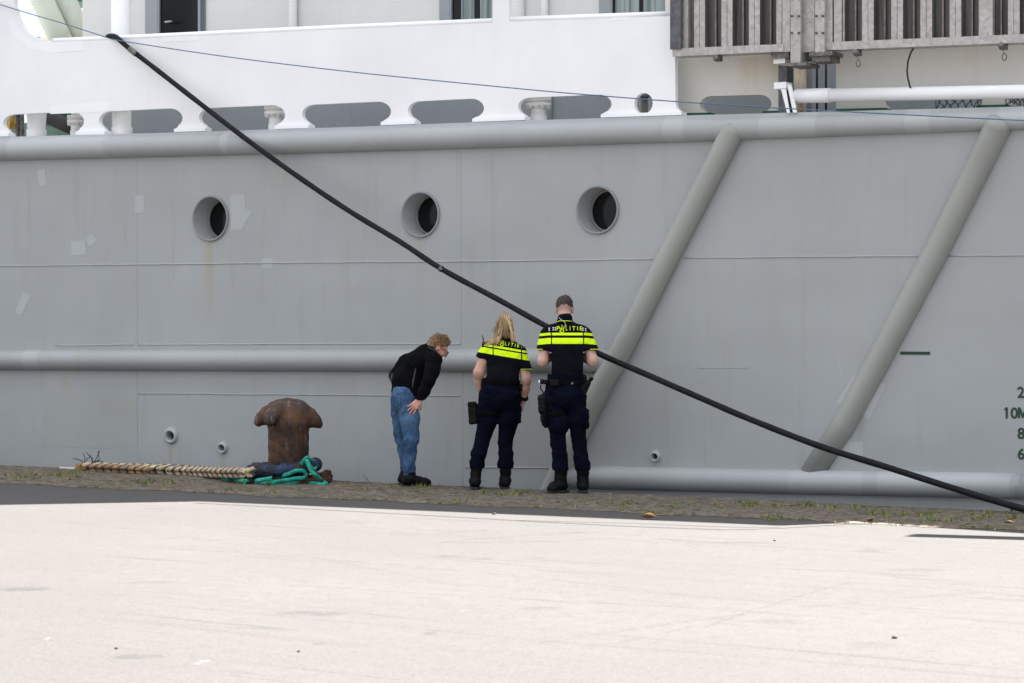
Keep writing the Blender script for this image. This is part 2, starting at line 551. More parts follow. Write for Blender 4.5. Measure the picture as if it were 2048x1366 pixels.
def deck_py(px):
    xs = (-4000, 0, 212, 413, 620, 832, 1052, 1365, 1700, 2048, 6000)
    ys = (274 + 4000 * .0206, 274, 269.5, 263, 257, 249, 241, 231, 222, 213, 213 - 3952 * .026)
    return float(np.interp(px, xs, ys))
# deck edge height along s (nearly level): sampled from the photograph, held level beyond it
SZ = [(ship_pt(x, deck_py(x)).x, ship_pt(x, deck_py(x)).z) for x in (0, 212, 413, 620, 832, 1052, 1365, 1700, 2048)]
def deck_z(s): return float(np.interp(s, [a for a, b in SZ], [b for a, b in SZ]))

# hull shell with porthole and scupper openings
PH = [(422, 437, 92), (842, 429, 92.5), (1196, 420, 97.5)]
ports = []
for px, py, hpx in PH:
    c = ship_pt(px, py); top = ship_pt(px, py - hpx / 2)
    ports.append((c.x, c.z, (top.z - c.z) * .97))
SCU = [(343, 871, 16), (446, 895, 11.5), (1311, 912, 11)]
scup = []
for px, py, r in SCU:
    c = ship_pt(px, py); top = ship_pt(px, py - r)
    scup.append((c.x, c.z, top.z - c.z))
ztop = lambda s: deck_z(s) - .13
ss_ = [SL] + [a for a, b in SZ] + [SR]
out = [(SL, -4.0), (SR, -4.0)] + [(s, ztop(s)) for s in reversed(ss_)]
hb = MB()
hb.plate(out, [circ((a, b), r * .965) for a, b, r in ports] + [circ((a, b), r * .6, 20, 1.15) for a, b, r in scup], 0, .012)
def bead(pts, r=.009, mi=3, rag=True):
    P = [ship_pt(x, y) for x, y in pts]
    Q = []
    for a, b in zip(P, P[1:]):
        n = max(2, int((b - a).length / .12))
        for i in range(n):
            p = a.lerp(b, i / n); p.z += random.uniform(-.0025, .0025) if rag else 0; p.y = -.001; Q.append(p)
    Q.append(P[-1])
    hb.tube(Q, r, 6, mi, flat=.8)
bead([(-400, 537), (0, 532), (640, 525), (1150, 520.5), (1312, 517.5)])
bead([(1368, 515.5), (1842, 512)]); bead([(1897, 511.5), (2048, 510), (2300, 507)])
bead([(112, 691), (268, 689)]); bead([(276, 689), (640, 687.5), (922, 688)])
bead([(276, 786.5), (560, 789), (921, 792)]); bead([(930, 934), (1100, 936)]); bead([(1395, 736), (1500, 735)], .004)
bead([(274, 322), (275, 690)], .0026); bead([(275, 745), (276, 945)], .0026); bead([(922, 300), (923, 690)], .0024); bead([(925, 745), (926, 975)], .0026)

def patch(pts, mi=1, th=.002):
    P = [ship_pt(x, y) for x, y in pts]
    hb.poly([(p.x, -th, p.z) for p in P][::-1] if (P[1] - P[0]).cross(P[2] - P[0]).y > 0 else [(p.x, -th, p.z) for p in P], mi)
for pl in ([(75, 340), (90, 337), (93, 370), (79, 372)], [(270, 391), (288, 390), (288, 425), (270, 427)],
           [(460, 390), (490, 389), (491, 416), (503, 425), (484, 459), (461, 460)], [(142, 483), (171, 481), (173, 509), (144, 511)],
           [(182, 467), (196, 480), (181, 494), (171, 481)], [(524, 517), (545, 515), (545, 537), (524, 537)],
           [(47, 583), (62, 592), (43, 631), (30, 624)], [(1712, 745), (1772, 770), (1738, 838), (1672, 806)],
           [(1660, 882), (1727, 884), (1727, 912), (1650, 908)],
           [(1675, 714), (1678, 714), (1685, 760), (1683, 762)]):
    patch(pl)
for pl in ([(85, 798), (274, 796), (275, 890), (225, 897), (84, 893)],):
    patch(pl[:], 2, .0015)
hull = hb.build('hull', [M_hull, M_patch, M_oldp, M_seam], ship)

# fender tubes
def fender(pxs, r, m, name='fender_tube', tdep=-.02, flat=1.0, cap=True, ext=None, nn=24, dome=False):
    P = [ship_pt(x, y) for x, y in pxs]
    td = tdep if isinstance(tdep, tuple) else (tdep, tdep)
    for i, p in enumerate(P): p.y = td[0] + (td[1] - td[0]) * i / max(1, len(P) - 1)
    tdep = td[0]
    Q = []
    if ext: Q += [Vector((ext[0], tdep, P[0].z))]
    Q += P
    if ext and len(ext) > 1: Q += [Vector((ext[1], tdep, P[-1].z))]
    D = []
    for a, b in zip(Q, Q[1:]):
        n = max(1, int((b - a).length / .5))
        D += [a.lerp(b, i / n) for i in range(n)]
    D.append(Q[-1])
    rr = [r] * len(D)
    if dome:
        d = (D[0] - D[1]).normalized(); E = [(.02, .99), (.045, .93), (.07, .8), (.088, .6), (.098, .3), (.1, .02)]
        D = [D[0] + d * u for u, w in reversed(E)] + D; rr = [r * w for u, w in reversed(E)] + rr
    mb = MB(); mb.tube(D, rr, nn, flat=flat); return mb.build(name, m, ship)
f_up = []
for px in (0, 340, 680, 1030, 1380, 1820, 2048):
    yb = float(np.interp(px, (0, 680, 1380, 1820, 2048), (321.5, 305, 284, 267.5, 259)))
    p = ship_pt(px, yb); q = ship_pt(px, deck_py(px))
    f_up.append((p.x, p.z, q.z))
mb = MB()
prof = []
rings = []
for (s, zb, zt) in [(SL, f_up[0][1], f_up[0][2])] + f_up + [(SR, f_up[-1][1], f_up[-1][2])]:
    r = (zt - .025 - zb) / 2; zc = zb + r
    pr = [(.25, zt + .004), (-.05, zt - .004)] + [(-.02 - r * math.cos(R_(a)), zc + r * math.sin(R_(a))) for a in np.linspace(72, -90, 17)] + [(.004, zb)]
    rings.append([mb.vert((s, y, z)) for y, z in pr])
for a, b in zip(rings, rings[1:]):
    for k in range(len(a) - 1): mb.face((a[k], a[k + 1], b[k + 1], b[k]), 0, k > 1)
mb.build('rubbing_strake', M_fup, ship)
cz = ship_pt(600, 720).z
fender([(0, 719.5), (430, 720), (900, 720.5), (1228, 721)], .121, M_fmid, ext=(SL,))
fender([(1140, 952.5), (1600, 963), (2048, 971)], .113, M_flow, tdep=-.03)
fender([(1468, 266), (1463, 276), (1340, 515), (1248, 700), (1209, 768), (1156, 875), (1107, 983), (1082, 1034)], .114, M_fdia, tdep=-.05, dome=True)
fender([(1999, 252), (1994, 262), (1870, 510), (1760, 716), (1690, 846), (1621, 951)], .120, M_fdia, tdep=(-.05, .03), dome=True)
# right end of the lower tube beyond the picture
a_ = ship_pt(2040, 971)
mb = MB(); mb.tube([(a_.x, -.03, a_.z), (a_.x + 6, -.03, a_.z + .05)], .113, 24); mb.build('fender_tube', M_flow, ship)

# portholes
M_ptube = paint('porthole_tube_shaded_grey', (.235, .245, .25), .45, (.2, .19, .16), .25, .08)  # hull grey darkened: shade of the recess put into the tube's colour
for i, (s, z, r) in enumerate(ports):
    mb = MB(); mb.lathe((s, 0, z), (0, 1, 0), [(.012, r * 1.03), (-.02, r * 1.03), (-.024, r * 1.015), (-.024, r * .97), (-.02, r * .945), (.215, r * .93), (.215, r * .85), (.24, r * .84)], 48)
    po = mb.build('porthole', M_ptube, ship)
    mb = MB(); mb.disc((s, .236, z), (0, -1, 0), r * .86, 48); mb.build('glass', M_glass, po)
    mb = MB(); mb.lathe((s, .211, z), (0, 1, 0), [(0, r * .925), (-.012, r * .9), (-.012, r * .85), (.01, r * .825)], 40); mb.build('glass_ring', simple('porthole_ring_paint', (.22, .21, .20), .5), po)
    if i == 0:
        mb = MB()
        n = 16
        for k in range(n):
            x0 = s + r * (.36 + .42 * k / n); x1 = s + r * (.36 + .42 * (k + 1) / n)
            def hz(x): return math.sqrt(max(0, (r * .8) ** 2 - (x - s) ** 2))
            dz = (.015 if k % 2 else 0)
            mb.poly([(x0, .231 - dz * .4, z - hz(x0)), (x1, .231 - (.015 - dz) * .4, z - hz(x1)), (x1, .231 - (.015 - dz) * .4, z + hz(x1)), (x0, .231 - dz * .4, z + hz(x0))])
        mb.build('curtain', M_curt, po)
# scuppers
for (s, z, r) in scup:
    mb = MB()
    ax = Vector((.12, -1, -.1)).normalized()
    mb.lathe((s, 0.02, z), ax, [(-.05, r * .50), (.0, r * .52), (.05, r * .56), (.066, r * .66), (.064, r * .86), (.04, r * 1.0), (-.02, r * 1.15)], 28)
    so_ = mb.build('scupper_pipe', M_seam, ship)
    mb = MB(); mb.disc((s - .005, .055, z), (0, -1, 0), r * .75, 24); mb.build('scupper_bore', M_dark, so_)  # black disc stands for the darkness inside the pipe

# load line and draught marks
mb = MB()
a = ship_pt(1801, 703); b = ship_pt(1860, 709.5)
mb.box((a.x, -.006, b.z), (b.x, -.001, a.z)); mb.build('load_line', M_green, ship)
def hull_text(s, px, py_base, cap_px, bold=.035, wx=1.0, cut=None):
    p = ship_pt(px, py_base); q = ship_pt(px, py_base - cap_px)
    v, f = text_geo(s, (q.z - p.z) / .70, bold * (q.z - p.z))
    mb = MB()
    for (x, y, _) in v: mb.vert((p.x + x * wx, -.004, p.z + y))
    for t in f: mb.face(t)
    if s[0] == '1':
        h = q.z - p.z; x0 = min(c_[0] for c_ in mb.v); mb.poly([(x0 - .17 * h, -.0045, p.z + h * .70), (x0 + .03 * h, -.0045, p.z + h * .80), (x0 + .03 * h, -.0045, p.z + h), (x0 - .03 * h, -.0045, p.z + h)])
    return mb.build('draught_mark', M_green, ship)
for s, px, pb in (('2', 2034.5, 795), ('10', 2006, 836), ('8', 2035, 877), ('6', 2035, 918), ('9', 2020, 1037)):
    hull_text(s, px, pb, 21.5, .032, 1.02)

for x0, yb in ((2036, 836), (2036, 1037)):       # upright stems and a deep V: the M of the metre marks
    def hp(x, f): q = ship_pt(x, yb - 21.5 * f); return (q.x, -.004, q.z)
    mb = MB()
    mb.poly([hp(x0, 0), hp(x0 + 4.5, 0), hp(x0 + 4.5, .55), hp(x0 + 5, 1), hp(x0, 1)]); mb.poly([hp(x0 + 15, 0), hp(x0 + 19.5, 0), hp(x0 + 19.5, 1), hp(x0 + 14.5, 1), hp(x0 + 15, .55)])
    mb.poly([hp(x0 + 5, 1), hp(x0 + 4.5, .55), hp(x0 + 8.2, 0), hp(x0 + 9.75, 0), hp(x0 + 9.75, .36)]); mb.poly([hp(x0 + 14.5, 1), hp(x0 + 9.75, .36), hp(x0 + 9.75, 0), hp(x0 + 11.3, 0), hp(x0 + 15, .55)])
    mb.build('draught_mark', M_green, ship)

# bulwark with freeing ports
feet = [(-60, 20), (155, 212), (352, 413), (553, 620), (765, 832), (948, 1052)]
def yt(x): return 222 - .0325 * (x - 205)
slots_x = [(6, 168), (198, 365), (398, 570), (604, 782), (816, 968), (1036, 1223)]
ends_r = feet[1:] + [(1205, 1365)]
bt = [(-60, deck_py(-60) - 1)]
outl = []
for (f0, (xl, xr), f1) in zip(feet, slots_x, ends_r):
    br, bl = f0[1], f1[0]
    ybr, ybl = deck_py(br), deck_py(bl)
    outl += [(br, ybr - 1), (br, ybr - 9)]
    y0, y1 = yt(xl), ybr - 9; cy, ry = (y0 + y1) / 2, (y1 - y0) / 2
    R = 26
    k = (br - 4 - (xl + R)) / R
    ph = math.degrees(math.acos(max(-1, min(1, k))))
    outl += [(br - 4, ybr - 11)] + [(xl + R + R * math.cos(R_(a)), cy + ry * math.sin(R_(a))) for a in np.linspace(max(95, ph), 270, 13)]
    y0, y1 = yt(xr), ybl - 9; cy, ry = (y0 + y1) / 2, (y1 - y0) / 2
    k = (bl + 4 - (xr - R)) / R
    ph = math.degrees(math.acos(max(-1, min(1, k))))
    outl += [(xr - R + R * math.cos(R_(a)), cy + ry * math.sin(R_(a))) for a in np.linspace(-90, min(85, ph), 13)] + [(bl + 4, ybl - 11)]
    outl += [(bl, ybl - 9), (bl, ybl - 1)]
outl += [(1365, 230), (1365, 223)] + arc(1365, 205, 14, 18, 90, 180, 6)[1:]
pts = px2(outl)
top = px2([(1350, 100), (1348, 40)]) 
zz = 5.05
edge_r = L2(1346, 28)
pts += [L2(1350, 100), (edge_r[0], edge_r[1])]
pts += [L2(1018, 39.5)] + [(L2(1018, 39.5)[0], zz), (L2(985, 42)[0], zz), L2(985, 42)]
pts += px2([(700, 54), (340, 71), (170, 79), (105, 81.5), (86, 80), (70, 75), (56, 65), (44, 50), (35, 32), (29, 8)])
pts += [(L2(28, -10)[0], 6.2), (SL, 6.2), (SL, deck_z(SL) + .01)]
pts += [L2(-60, deck_py(-60) - 1)]
c = ship_pt(1287, 207)
hole = circ((c.x, c.z), ship_pt(1287, 186).z - c.z, 28)
mb = MB(); mb.plate(pts, [hole], 0.0, .055)
# base flanges of the feet, set proud of the plate
for (bl, br) in [(0 - 60, 20)] + feet[1:] + [(1205, 1365)]:
    a = ship_pt(bl - .5, deck_py(bl) - 7.5); b = ship_pt(br + .5, deck_py(br) - 7.5); a2 = ship_pt(bl - .5, deck_py(bl) - .5); b2 = ship_pt(br + .5, deck_py(br) - .5)
    F_ = [(a2.x, -.03, a2.z), (b2.x, -.03, b2.z), (b.x, -.03, b.z), (a.x, -.03, a.z)]
    B_ = [(x, .085, z) for x, _, z in F_]
    mb.hexa(B_, F_, 1)
for pl in ([(12, 36), (27, 33), (38, 56), (52, 73), (70, 83), (168, 82), (168, 101), (100, 106), (58, 97), (28, 72)],
           [(101, 211), (222, 202), (222, 221), (205, 224), (101, 228)], [(326, 73), (400, 69.5), (400, 81), (326, 84)], [(1222, 34), (1262, 32), (1262, 40), (1222, 41)]):
    P = [L2(x, y) for x, y in pl]
    tri = tessellate_polygon([[Vector((p[0], p[1], 0)) for p in P]])
    ids = [mb.vert((p[0], -.002, p[1])) for p in P]
    for t in tri:
        a, b, c2 = (P[i] for i in t)
        t = t if (b[0] - a[0]) * (c2[1] - a[1]) - (b[1] - a[1]) * (c2[0] - a[0]) > 0 else (t[0], t[2], t[1])
        mb.face([ids[i] for i in t], 1)
mb.build('bulwark', [M_white, M_white2], ship)
# rounded top rail along the bulwark edge
mb = MB()
p_ = [ship_pt(x, y) for x, y in ((105, 81.5), (170, 79), (340, 71), (700, 54), (984, 42.2))]
mb.tube([(p.x, .028, p.z) for p in p_], .034, 10)
p_ = [ship_pt(x, y) for x, y in ((1019, 39.5), (1345, 28.2))]
mb.tube([(p.x, .028, p.z) for p in p_], .034, 10)
mb.build('top_rail', M_white2, ship)

# deck, deckhouse
mb = MB()
for (s0, z0), (s1, z1) in zip([(SL, SZ[0][1])] + SZ, SZ + [(SR, SZ[-1][1])]):
    mb.poly([(s0, .25, z0 - .012), (s1, .25, z1 - .012), (s1, 9, z1 - .012), (s0, 9, z0 - .012)])
mb.build('deck', simple('grey_deck_paint', (.32, .33, .33), .7), ship)
HT = 1.6
hs0 = SX(165, 40, HT)
def sun_foot(px, py, t=HT):
    g = ground_pt(px, py); d = t - (g - O).dot(NV); s = (g - O).dot(RV)
    return s + d * math.tan(AZ), d * PROF
A_ = sun_foot(400, 1003); B_ = sun_foot(1560, 1051.5); C_ = sun_foot(0, 1010)
# the deckhouse rises far above the picture: it throws the shadow on the quay
mb = MB(); mb.plate([(hs0, 4.32), (B_[0], 4.32), (B_[0], B_[1]), (A_[0], A_[1]), (C_[0], C_[1]), (C_[0] - .4, 13.6), (hs0, 13.6)], [], HT, HT + 3.2)
mb.build('deckhouse_wall', M_house, ship)
mb = MB(); mb.box((SX(176, 240, HT - .45), HT - .45, 3.2), (5.95, HT + 3, 4.318))
a = ship_pt(1102, 220, HT - .45)
mb.tube([(a.x, HT - .47, 3.6), (a.x, HT - .47, 4.3)], .025, 8)
mb.build('deckhouse_coaming', M_coam, ship)
def opening(x0, x1, ybot, name, curt=(), jamb=None):
    s0, s1 = SX(x0, 30, HT), SX(x1, 30, HT)
    zb = max(4.4, ship_pt(x0, ybot, HT).z)
    mb = MB(); w = .035
    mb.box((s0 - w, HT - .04, zb - w), (s0, HT - .003, 6.1)); mb.box((s1, HT - .04, zb - w), (s1 + w, HT - .003, 6.1)); mb.box((s0, HT - .04, zb - w), (s1, HT - .003, zb))
    o = mb.build(name, M_coam if jamb is None else jamb, ship)
    mb = MB(); mb.poly([(s0, HT - .012, zb), (s1, HT - .012, zb), (s1, HT - .012, 6.1), (s0, HT - .012, 6.1)]); mb.build('glass', M_glass, o)
    for (a, b) in curt:
        mb = MB(); u0, u1 = SX(a, 30, HT), SX(b, 30, HT); n = 10
        for k in range(n):
            xa, xb = u0 + (u1 - u0) * k / n, u0 + (u1 - u0) * (k + 1) / n
            ya, yb = HT - .016 - .012 * (k % 2), HT - .016 - .012 * ((k + 1) % 2)
            mb.poly([(xa, ya, zb), (xb, yb, zb), (xb, yb, 6.1), (xa, ya, 6.1)])
        mb.build('curtain', M_curt, o)
    return o
dk = opening(322, 400, 100, 'door', curt=((400.5, 412),))
mb = MB(); a = ship_pt(337, 45, HT - .03); mb.tube([(a.x, HT - .03, a.z), (a.x, HT - .09, a.z), (a.x + .1, HT - .09, a.z)], .012, 8); mb.build('handle', M_galv, dk)
mb = MB(); s0, s1 = SX(295, 30, HT), SX(319, 30, HT); mb.box((s0, HT - .045, 4.33), (s1, HT - .004, 6.1)); mb.build('door_jamb', M_coam, ship)
opening(906, 985, 100, 'window', curt=((924, 950), (962, 985)))
mb = MB(); s0, s1 = SX(883, 30, HT), SX(903, 30, HT); mb.box((s0, HT - .045, 4.33), (s1, HT - .004, 6.1)); mb.build('window_jamb', M_coam, ship)
opening(1227, 1345, 100, 'window', curt=((1232, 1280), (1288, 1340)))
mb = MB(); s0, s1 = SX(1202, 30, HT), SX(1224, 30, HT); mb.box((s0, HT - .045, 4.33), (s1, HT - .004, 6.1)); mb.build('window_jamb', M_coam, ship)
def vpipe(px, py0, py1, t, r, name='pipe', m=M_pipe, z0=None, z1=None, n=16):
    a, b = ship_pt(px, py0, t), ship_pt(px, py1, t)
    mb = MB(); mb.tube([(a.x, t, a.z if z0 is None else z0), (a.x, t, b.z if z1 is None else z1)], r, n); return mb.build(name, m, ship)
vpipe(586, 80, 0, HT - .06, .05, z0=3.6, z1=6.1, m=M_house)
vpipe(1089, 80, 0, HT - .05, .04, z0=3.6, z1=6.1, m=M_house)
vpipe(1035, 80, 0, HT - .05, .08, z0=3.6, z1=6.1, m=M_house)
vpipe(242, 80, 0, .33, .112, name='stanchion', m=M_white, z0=3.7, z1=5.7, n=24)
# deck fittings seen through the freeing ports
def vent(px, t, r, htop, flange=True, base=True, name='deck_vent', m=M_pipe, flare=0):
    a = ship_pt(px, deck_py(px), t); zd = deck_z(a.x); s = a.x
    zt = ship_pt(px, htop, t).z
    pr = [(0, r * 1.12), (.10, r * 1.12), (.105, r * 1.0), (zt - zd, r + flare)]
    if flange:
        H = zt - zd
        pr = [(0, r * 1.12), (H * .3, r * 1.12), (H * .31, r), (H - .10, r), (H - .10, r * 1.7), (H - .062, r * 1.7), (H - .062, r * 1.5), (H - .05, r * 1.5), (H - .05, r * 1.72), (H - .005, r * 1.72), (H - .005, r * .9), (H + .06, r * .9)]
    mb = MB(); mb.lathe((s, t, zd), (0, 0, 1), pr, 28)
    if flange:
        for k in range(10):
            a = 2 * math.pi * k / 10
            mb.lathe((s + math.cos(a) * r * 1.45, t + math.sin(a) * r * 1.45, zd + H - .125), (0, 0, 1), [(0, 0), (0, .014), (.035, .014)], 6)
    return mb.build(name, m, ship)
vent(244, .26, .108, 205, flange=False)
vent(551, .24, .072, 212)
vent(1077, .26, .075, 194)
vent(152, .3, .06, 230)
vent(73, .28, .105, 215, flange=False, flare=.02)
# small T-shaped post in the round port
a = ship_pt(1289, 230, .3); zt = ship_pt(1289, 187, .3).z
mb = MB(); mb.tube([(a.x, .3, 3.55), (a.x, .3, zt - .02)], .035, 14); mb.lathe((a.x, .3, zt - .035), (0, 0, 1), [(0, .02), (0, .085), (.035, .085), (.035, .06)], 20)
mb.build('deck_post', simple('grey_post_paint', (.22, .21, .2), .5), ship)

# left opening: braces, green machinery, far rail
def dp(px, py, t): return tuple(ship_pt(px, py, t))
mb = MB(); mb.tube([dp(70, -30, 2.0), dp(112, 60, 2.0), dp(140, 118, 2.0)], .15, 18); mb.build('brace', M_brace, ship)
mb = MB(); mb.tube([dp(118, -30, 2.3), dp(152, 55, 2.3), dp(178, 118, 2.3)], .15, 18); mb.build('brace', M_brace, ship)
a = ship_pt(146, -20, 2.9); b = ship_pt(168, 14, 2.9)
mb = MB(); mb.box((a.x, 2.6, b.z + .02), (b.x + .3, 3.3, a.z + 1)); p = ship_pt(112, 20, 2.7); mb.box((p.x, 2.6, p.z - .45), (p.x + .3, 2.66, p.z + .5)); mb.lathe(((a.x + b.x) / 2, 2.6, b.z + .5), (0, -1, 0), [(0, .2), (.06, .2), (.06, .16)], 20)
mb.build('winch_housing', M_deckg, ship)
a = ship_pt(8, 228, 3.0); b = ship_pt(160, 290, 3.0)
mb = MB()
mb.box((a.x - .6, 3.0, 3.4), (b.x + .5, 3.6, 4.35)); mb.build('winch_base', simple('dark_green_paint', (.006, .04, .018), .6, var=.3), ship); mb = MB(); mb.lathe((ship_pt(122, 235, 2).x, 2.0, ship_pt(122, 235, 2).z + .05), (1, .1, 0), [(-.4, .0), (-.4, .16), (.4, .16), (.4, 0)], 24)
mb.build('winch_drum', M_deckg, ship)
mb = MB(); mb.tube([dp(92, 232, 1.4), dp(158, 262, 1.4), dp(190, 275, 1.4)], .09, 14); mb.build('mooring_line_on_deck', simple('black_rope_deck', (.012, .012, .013), .8), ship)
mb = MB()
for x in (36, 44):
    p = ship_pt(x, 250, 1.3); mb.box((p.x - .02, 1.28, 3.6), (p.x + .02, 1.32, 4.4))
for k in range(6):
    p = ship_pt(40, 228 + 8 * k, 1.3); mb.tube([(p.x - .04, 1.3, p.z), (p.x + .04, 1.3, p.z)], .008, 6)
mb.build('cable_ladder', M_gun2, ship)
p = ship_pt(14, 238, 1.2)
mb = MB(); mb.box((p.x - .12, 1.2, p.z - .12), (p.x + .05, 1.3, p.z + .12)); mb.build('orange_box', simple('rusty_orange_paint', (.5, .3, .06), .6, var=.4, vs=15), ship)
mb = MB()
for (x0, y0, x1, y1) in ((36, 66, 95, 66), (36, 78, 130, 78), (60, 66, 60, 84), (62, 62, 62, 78)):
    mb.tube([dp(x0, y0, 9), dp(x1, y1, 9)], .03, 8)
mb.build('far_rail', M_pipe, ship)
mb = MB(); a, b = ship_pt(38, 74, 8.6), ship_pt(64, 86, 8.6); mb.box((a.x, 8.6, b.z - .6), (b.x, 8.9, a.z)); mb.build('far_locker', simple('dark_blue_paint', (.02, .03, .09), .6), ship)
mb = MB(); a, b = ship_pt(66, 77, 8.6), ship_pt(125, 90, 8.6); mb.box((a.x, 8.6, b.z - .6), (b.x, 8.9, a.z)); mb.build('far_crate', simple('tan_crate_paint', (.4, .33, .22), .6), ship)
mb = MB(); mb.box((SL, 8.9, 2.0), (SR, 9.0, 3.9)); mb.build('far_bulwark', M_white, ship)

# rigging wires and boom above the picture: their thin shadows lie on the asphalt
for pl, r in ((((390, 1006), (800, 1028), (1100, 1045), (1250, 1052.5), (1450, 1060), (1560, 1057), (1700, 1048.5), (1800, 1046)), .016), (((1000, 1040), (1250, 1046.5), (1450, 1054), (1560, 1055)), .012)):
    mb = MB(); mb.tube([(u[0], .03, u[1]) for u in (sun_foot(x, y, .03) for x, y in pl)], r, 6); mb.build('rigging_wire', M_gun, ship)
D0, D1 = sun_foot(1822, 1070.5, .3), sun_foot(2048, 1077, .3)
mb = MB(); dx = (D1[1] - D0[1]) / (D1[0] - D0[0])
mb.tube([(D0[0], .3, D0[1]), (D0[0] + 9, .3, D0[1] + dx * 9)], .12, 12); mb.tube([(D0[0] + 9, .3, 3.5), (D0[0] + 9, .3, 7)], .15, 14); mb.build('boat_boom', M_pipe, ship)
# bulwark beyond the picture on the right
E_, F_ = sun_foot(1690, 1044, .15), sun_foot(2048, 1067, .15)
mb = MB(); mb.plate([(5.97, 3.45), (SR, 3.45), (SR, F_[1]), (F_[0], F_[1]), (5.97, E_[1])], [], .15, .2); mb.build('bulwark', M_cream, ship)

# cream inner bulwark at the right, set back under the steel screen
CT = .30
o1 = [(1330, 229), (1400, 227.5)] + [(1412, 227)] + [(1423 + 23 * math.cos(R_(a)), 210 + 17 * math.sin(R_(a))) for a in np.linspace(95, 270, 12)]
o1 = [(1330, 232), (1415, 229)] + [(1424 + 24 * math.cos(R_(a)), 210 + 18 * math.sin(R_(a))) for a in np.linspace(100, 270, 12)] + [(1519 + 24 * math.cos(R_(a)), 207.5 + 18 * math.sin(R_(a))) for a in np.linspace(-90, 75, 12)] + [(1526, 227), (1562, 226), (1562, 150), (1575, 60), (1575, -10), (1330, -10)]
mb = MB(); mb.plate(px2(o1, CT), [], CT, CT + .08)
o2 = [(1672, 221), (1758, 219)] + [(1790 + 26 * math.cos(R_(a)), 201 + 17 * math.sin(R_(a))) for a in np.linspace(110, 270, 10)] + [(1940 + 26 * math.cos(R_(a)), 197 + 17 * math.sin(R_(a))) for a in np.linspace(-90, 70, 10)] + [(1957, 214), (2012, 212)] + [(2042 + 26 * math.cos(R_(a)), 195 + 17 * math.sin(R_(a))) for a in np.linspace(110, 270, 10)] + [(2300, 178), (2300, -10), (1672, -10)]
mb.plate(px2(o2, CT), [], CT, CT + .08)
mb.build('inner_bulwark', M_cream, ship)
for x0, x1 in ((1345, 1418), (1524, 1556), (1672, 1772), (1952, 2016)):
    mb = MB()
    a, b = ship_pt(x0, deck_py(x0) - 1, CT - .03), ship_pt(x1, deck_py(x1) - 1, CT - .03)
    mb.hexa([(a.x, CT + .1, a.z - .05), (b.x, CT + .1, b.z - .05), (b.x, CT + .1, b.z + .018), (a.x, CT + .1, a.z + .018)], [(a.x, CT - .03, a.z - .05), (b.x, CT - .03, b.z - .05), (b.x, CT - .03, b.z + .018), (a.x, CT - .03, a.z + .018)])
    mb.build('green_waterway', M_deckg, ship)
mb = MB()
for x in (1634, 1652):
    mb.tube([dp(x, 225, .75), dp(x, 100, .75)], .012, 6)
mb.build('cable', M_dark, ship)
vpipe(1612, 222, 100, .52, .06, m=M_coam, z0=3.5, z1=5.2)
mb = MB(); a = ship_pt(1568, 180, .12); mb.box((a.x - .05, .1, 3.6), (a.x + .04, .32, 5.0)); mb.build('bulwark_stay', M_gun, ship)
vpipe(1600, 222, 128, .16, .062, name='rusty_post', m=M_rpost, z0=3.5, z1=5.0)
# white horizontal pipe with its bracket
a, b = ship_pt(1592, 192, -.02), ship_pt(2048, 183, -.02)
d = (b - a).normalized()
mb = MB(); mb.tube([a - d * .0, a + d * .35], .068, 20); mb.tube([a + d * .3, b + d * 1.3], .062, 20)
mb.build('boarding_pipe', M_white2, ship)
mb = MB()
mb.box((ship_pt(1556, 0, -.0).x, -.09, ship_pt(1566, 178, -.05).z), (ship_pt(1580, 0, 0).x, .05, ship_pt(1566, 165, -.05).z))
mb.hexa([dp(1562, 178, -.06), dp(1572, 178, -.06), dp(1580, 226, -.06), dp(1574, 226, -.06)][::-1], [dp(1562, 178, -.09), dp(1572, 178, -.09), dp(1580, 226, -.09), dp(1574, 226, -.09)][::-1])
mb.hexa([dp(1574, 168, -.04), dp(1584, 172, -.04), dp(1594, 225, -.04), dp(1586, 225, -.04)][::-1], [dp(1574, 168, -.08), dp(1584, 172, -.08), dp(1594, 225, -.08), dp(1586, 225, -.08)][::-1])
mb.build('pipe_bracket', M_white2, ship)

# ------------------------------------------------------------------ galvanised steel screen hung over the bulwark
T0 = -.16
scr = empty('steel_screen', O + RV * SX(1600, 60), -ANG)
tag(scr, 'tall galvanised screen of dark corrugated steel panels hung over the cream bulwark at upper right', 'steel screen')
SO = Vector((SX(1600, 60), 0, 0))
def spt(px, py, t=T0):
    p = ship_pt(px, py, t) - SO; return p
def SB(lo, hi, name, m, par=scr, mi=0):
    mb = MB(); mb.box(lo, hi, mi); return mb.build(name, m, par)
ZT = 4.98
def rail(x0, y0a, y0b, x1, y1a, y1b, t0, t1, name, m=M_galv):
    a, b, c, d = spt(x0, y0a, t0), spt(x1, y1a, t0), spt(x1, y1b, t0), spt(x0, y0b, t0)
    F_ = [(d.x, t0, d.z), (c.x, t0, c.z), (b.x, t0, b.z), (a.x, t0, a.z)]
    mb = MB(); mb.hexa([(x, t1, z) for x, _, z in F_], F_); return mb.build(name, m, scr)
rail(1345, 97, 113, 1567, 88, 103, T0 - .03, T0 + .14, 'bottom_rail')
rail(1664, 84, 100, 2120, 65, 82, T0 - .03, T0 + .14, 'bottom_rail')
def bar(x0, x1, ybot, t0, t1, name, m, bolts=False):
    a, b = spt(x0, ybot, t0), spt(x1, ybot, t0)
    mb = MB(); mb.box((a.x, t0, min(a.z, b.z)), (b.x, t1, ZT))
    o = mb.build(name, m, scr)
    if bolts:
        for k in range(3):
            for xx in (x0 + 3, x1 - 3):
                mb = MB(); p = spt(xx, 66 - 34 * k, t0); mb.lathe((p.x, t0 - .018, p.z), (0, 1, 0), [(0, 0), (0, .011), (.017, .011)], 6); mb.build('bolt', M_gun, o)
    return o
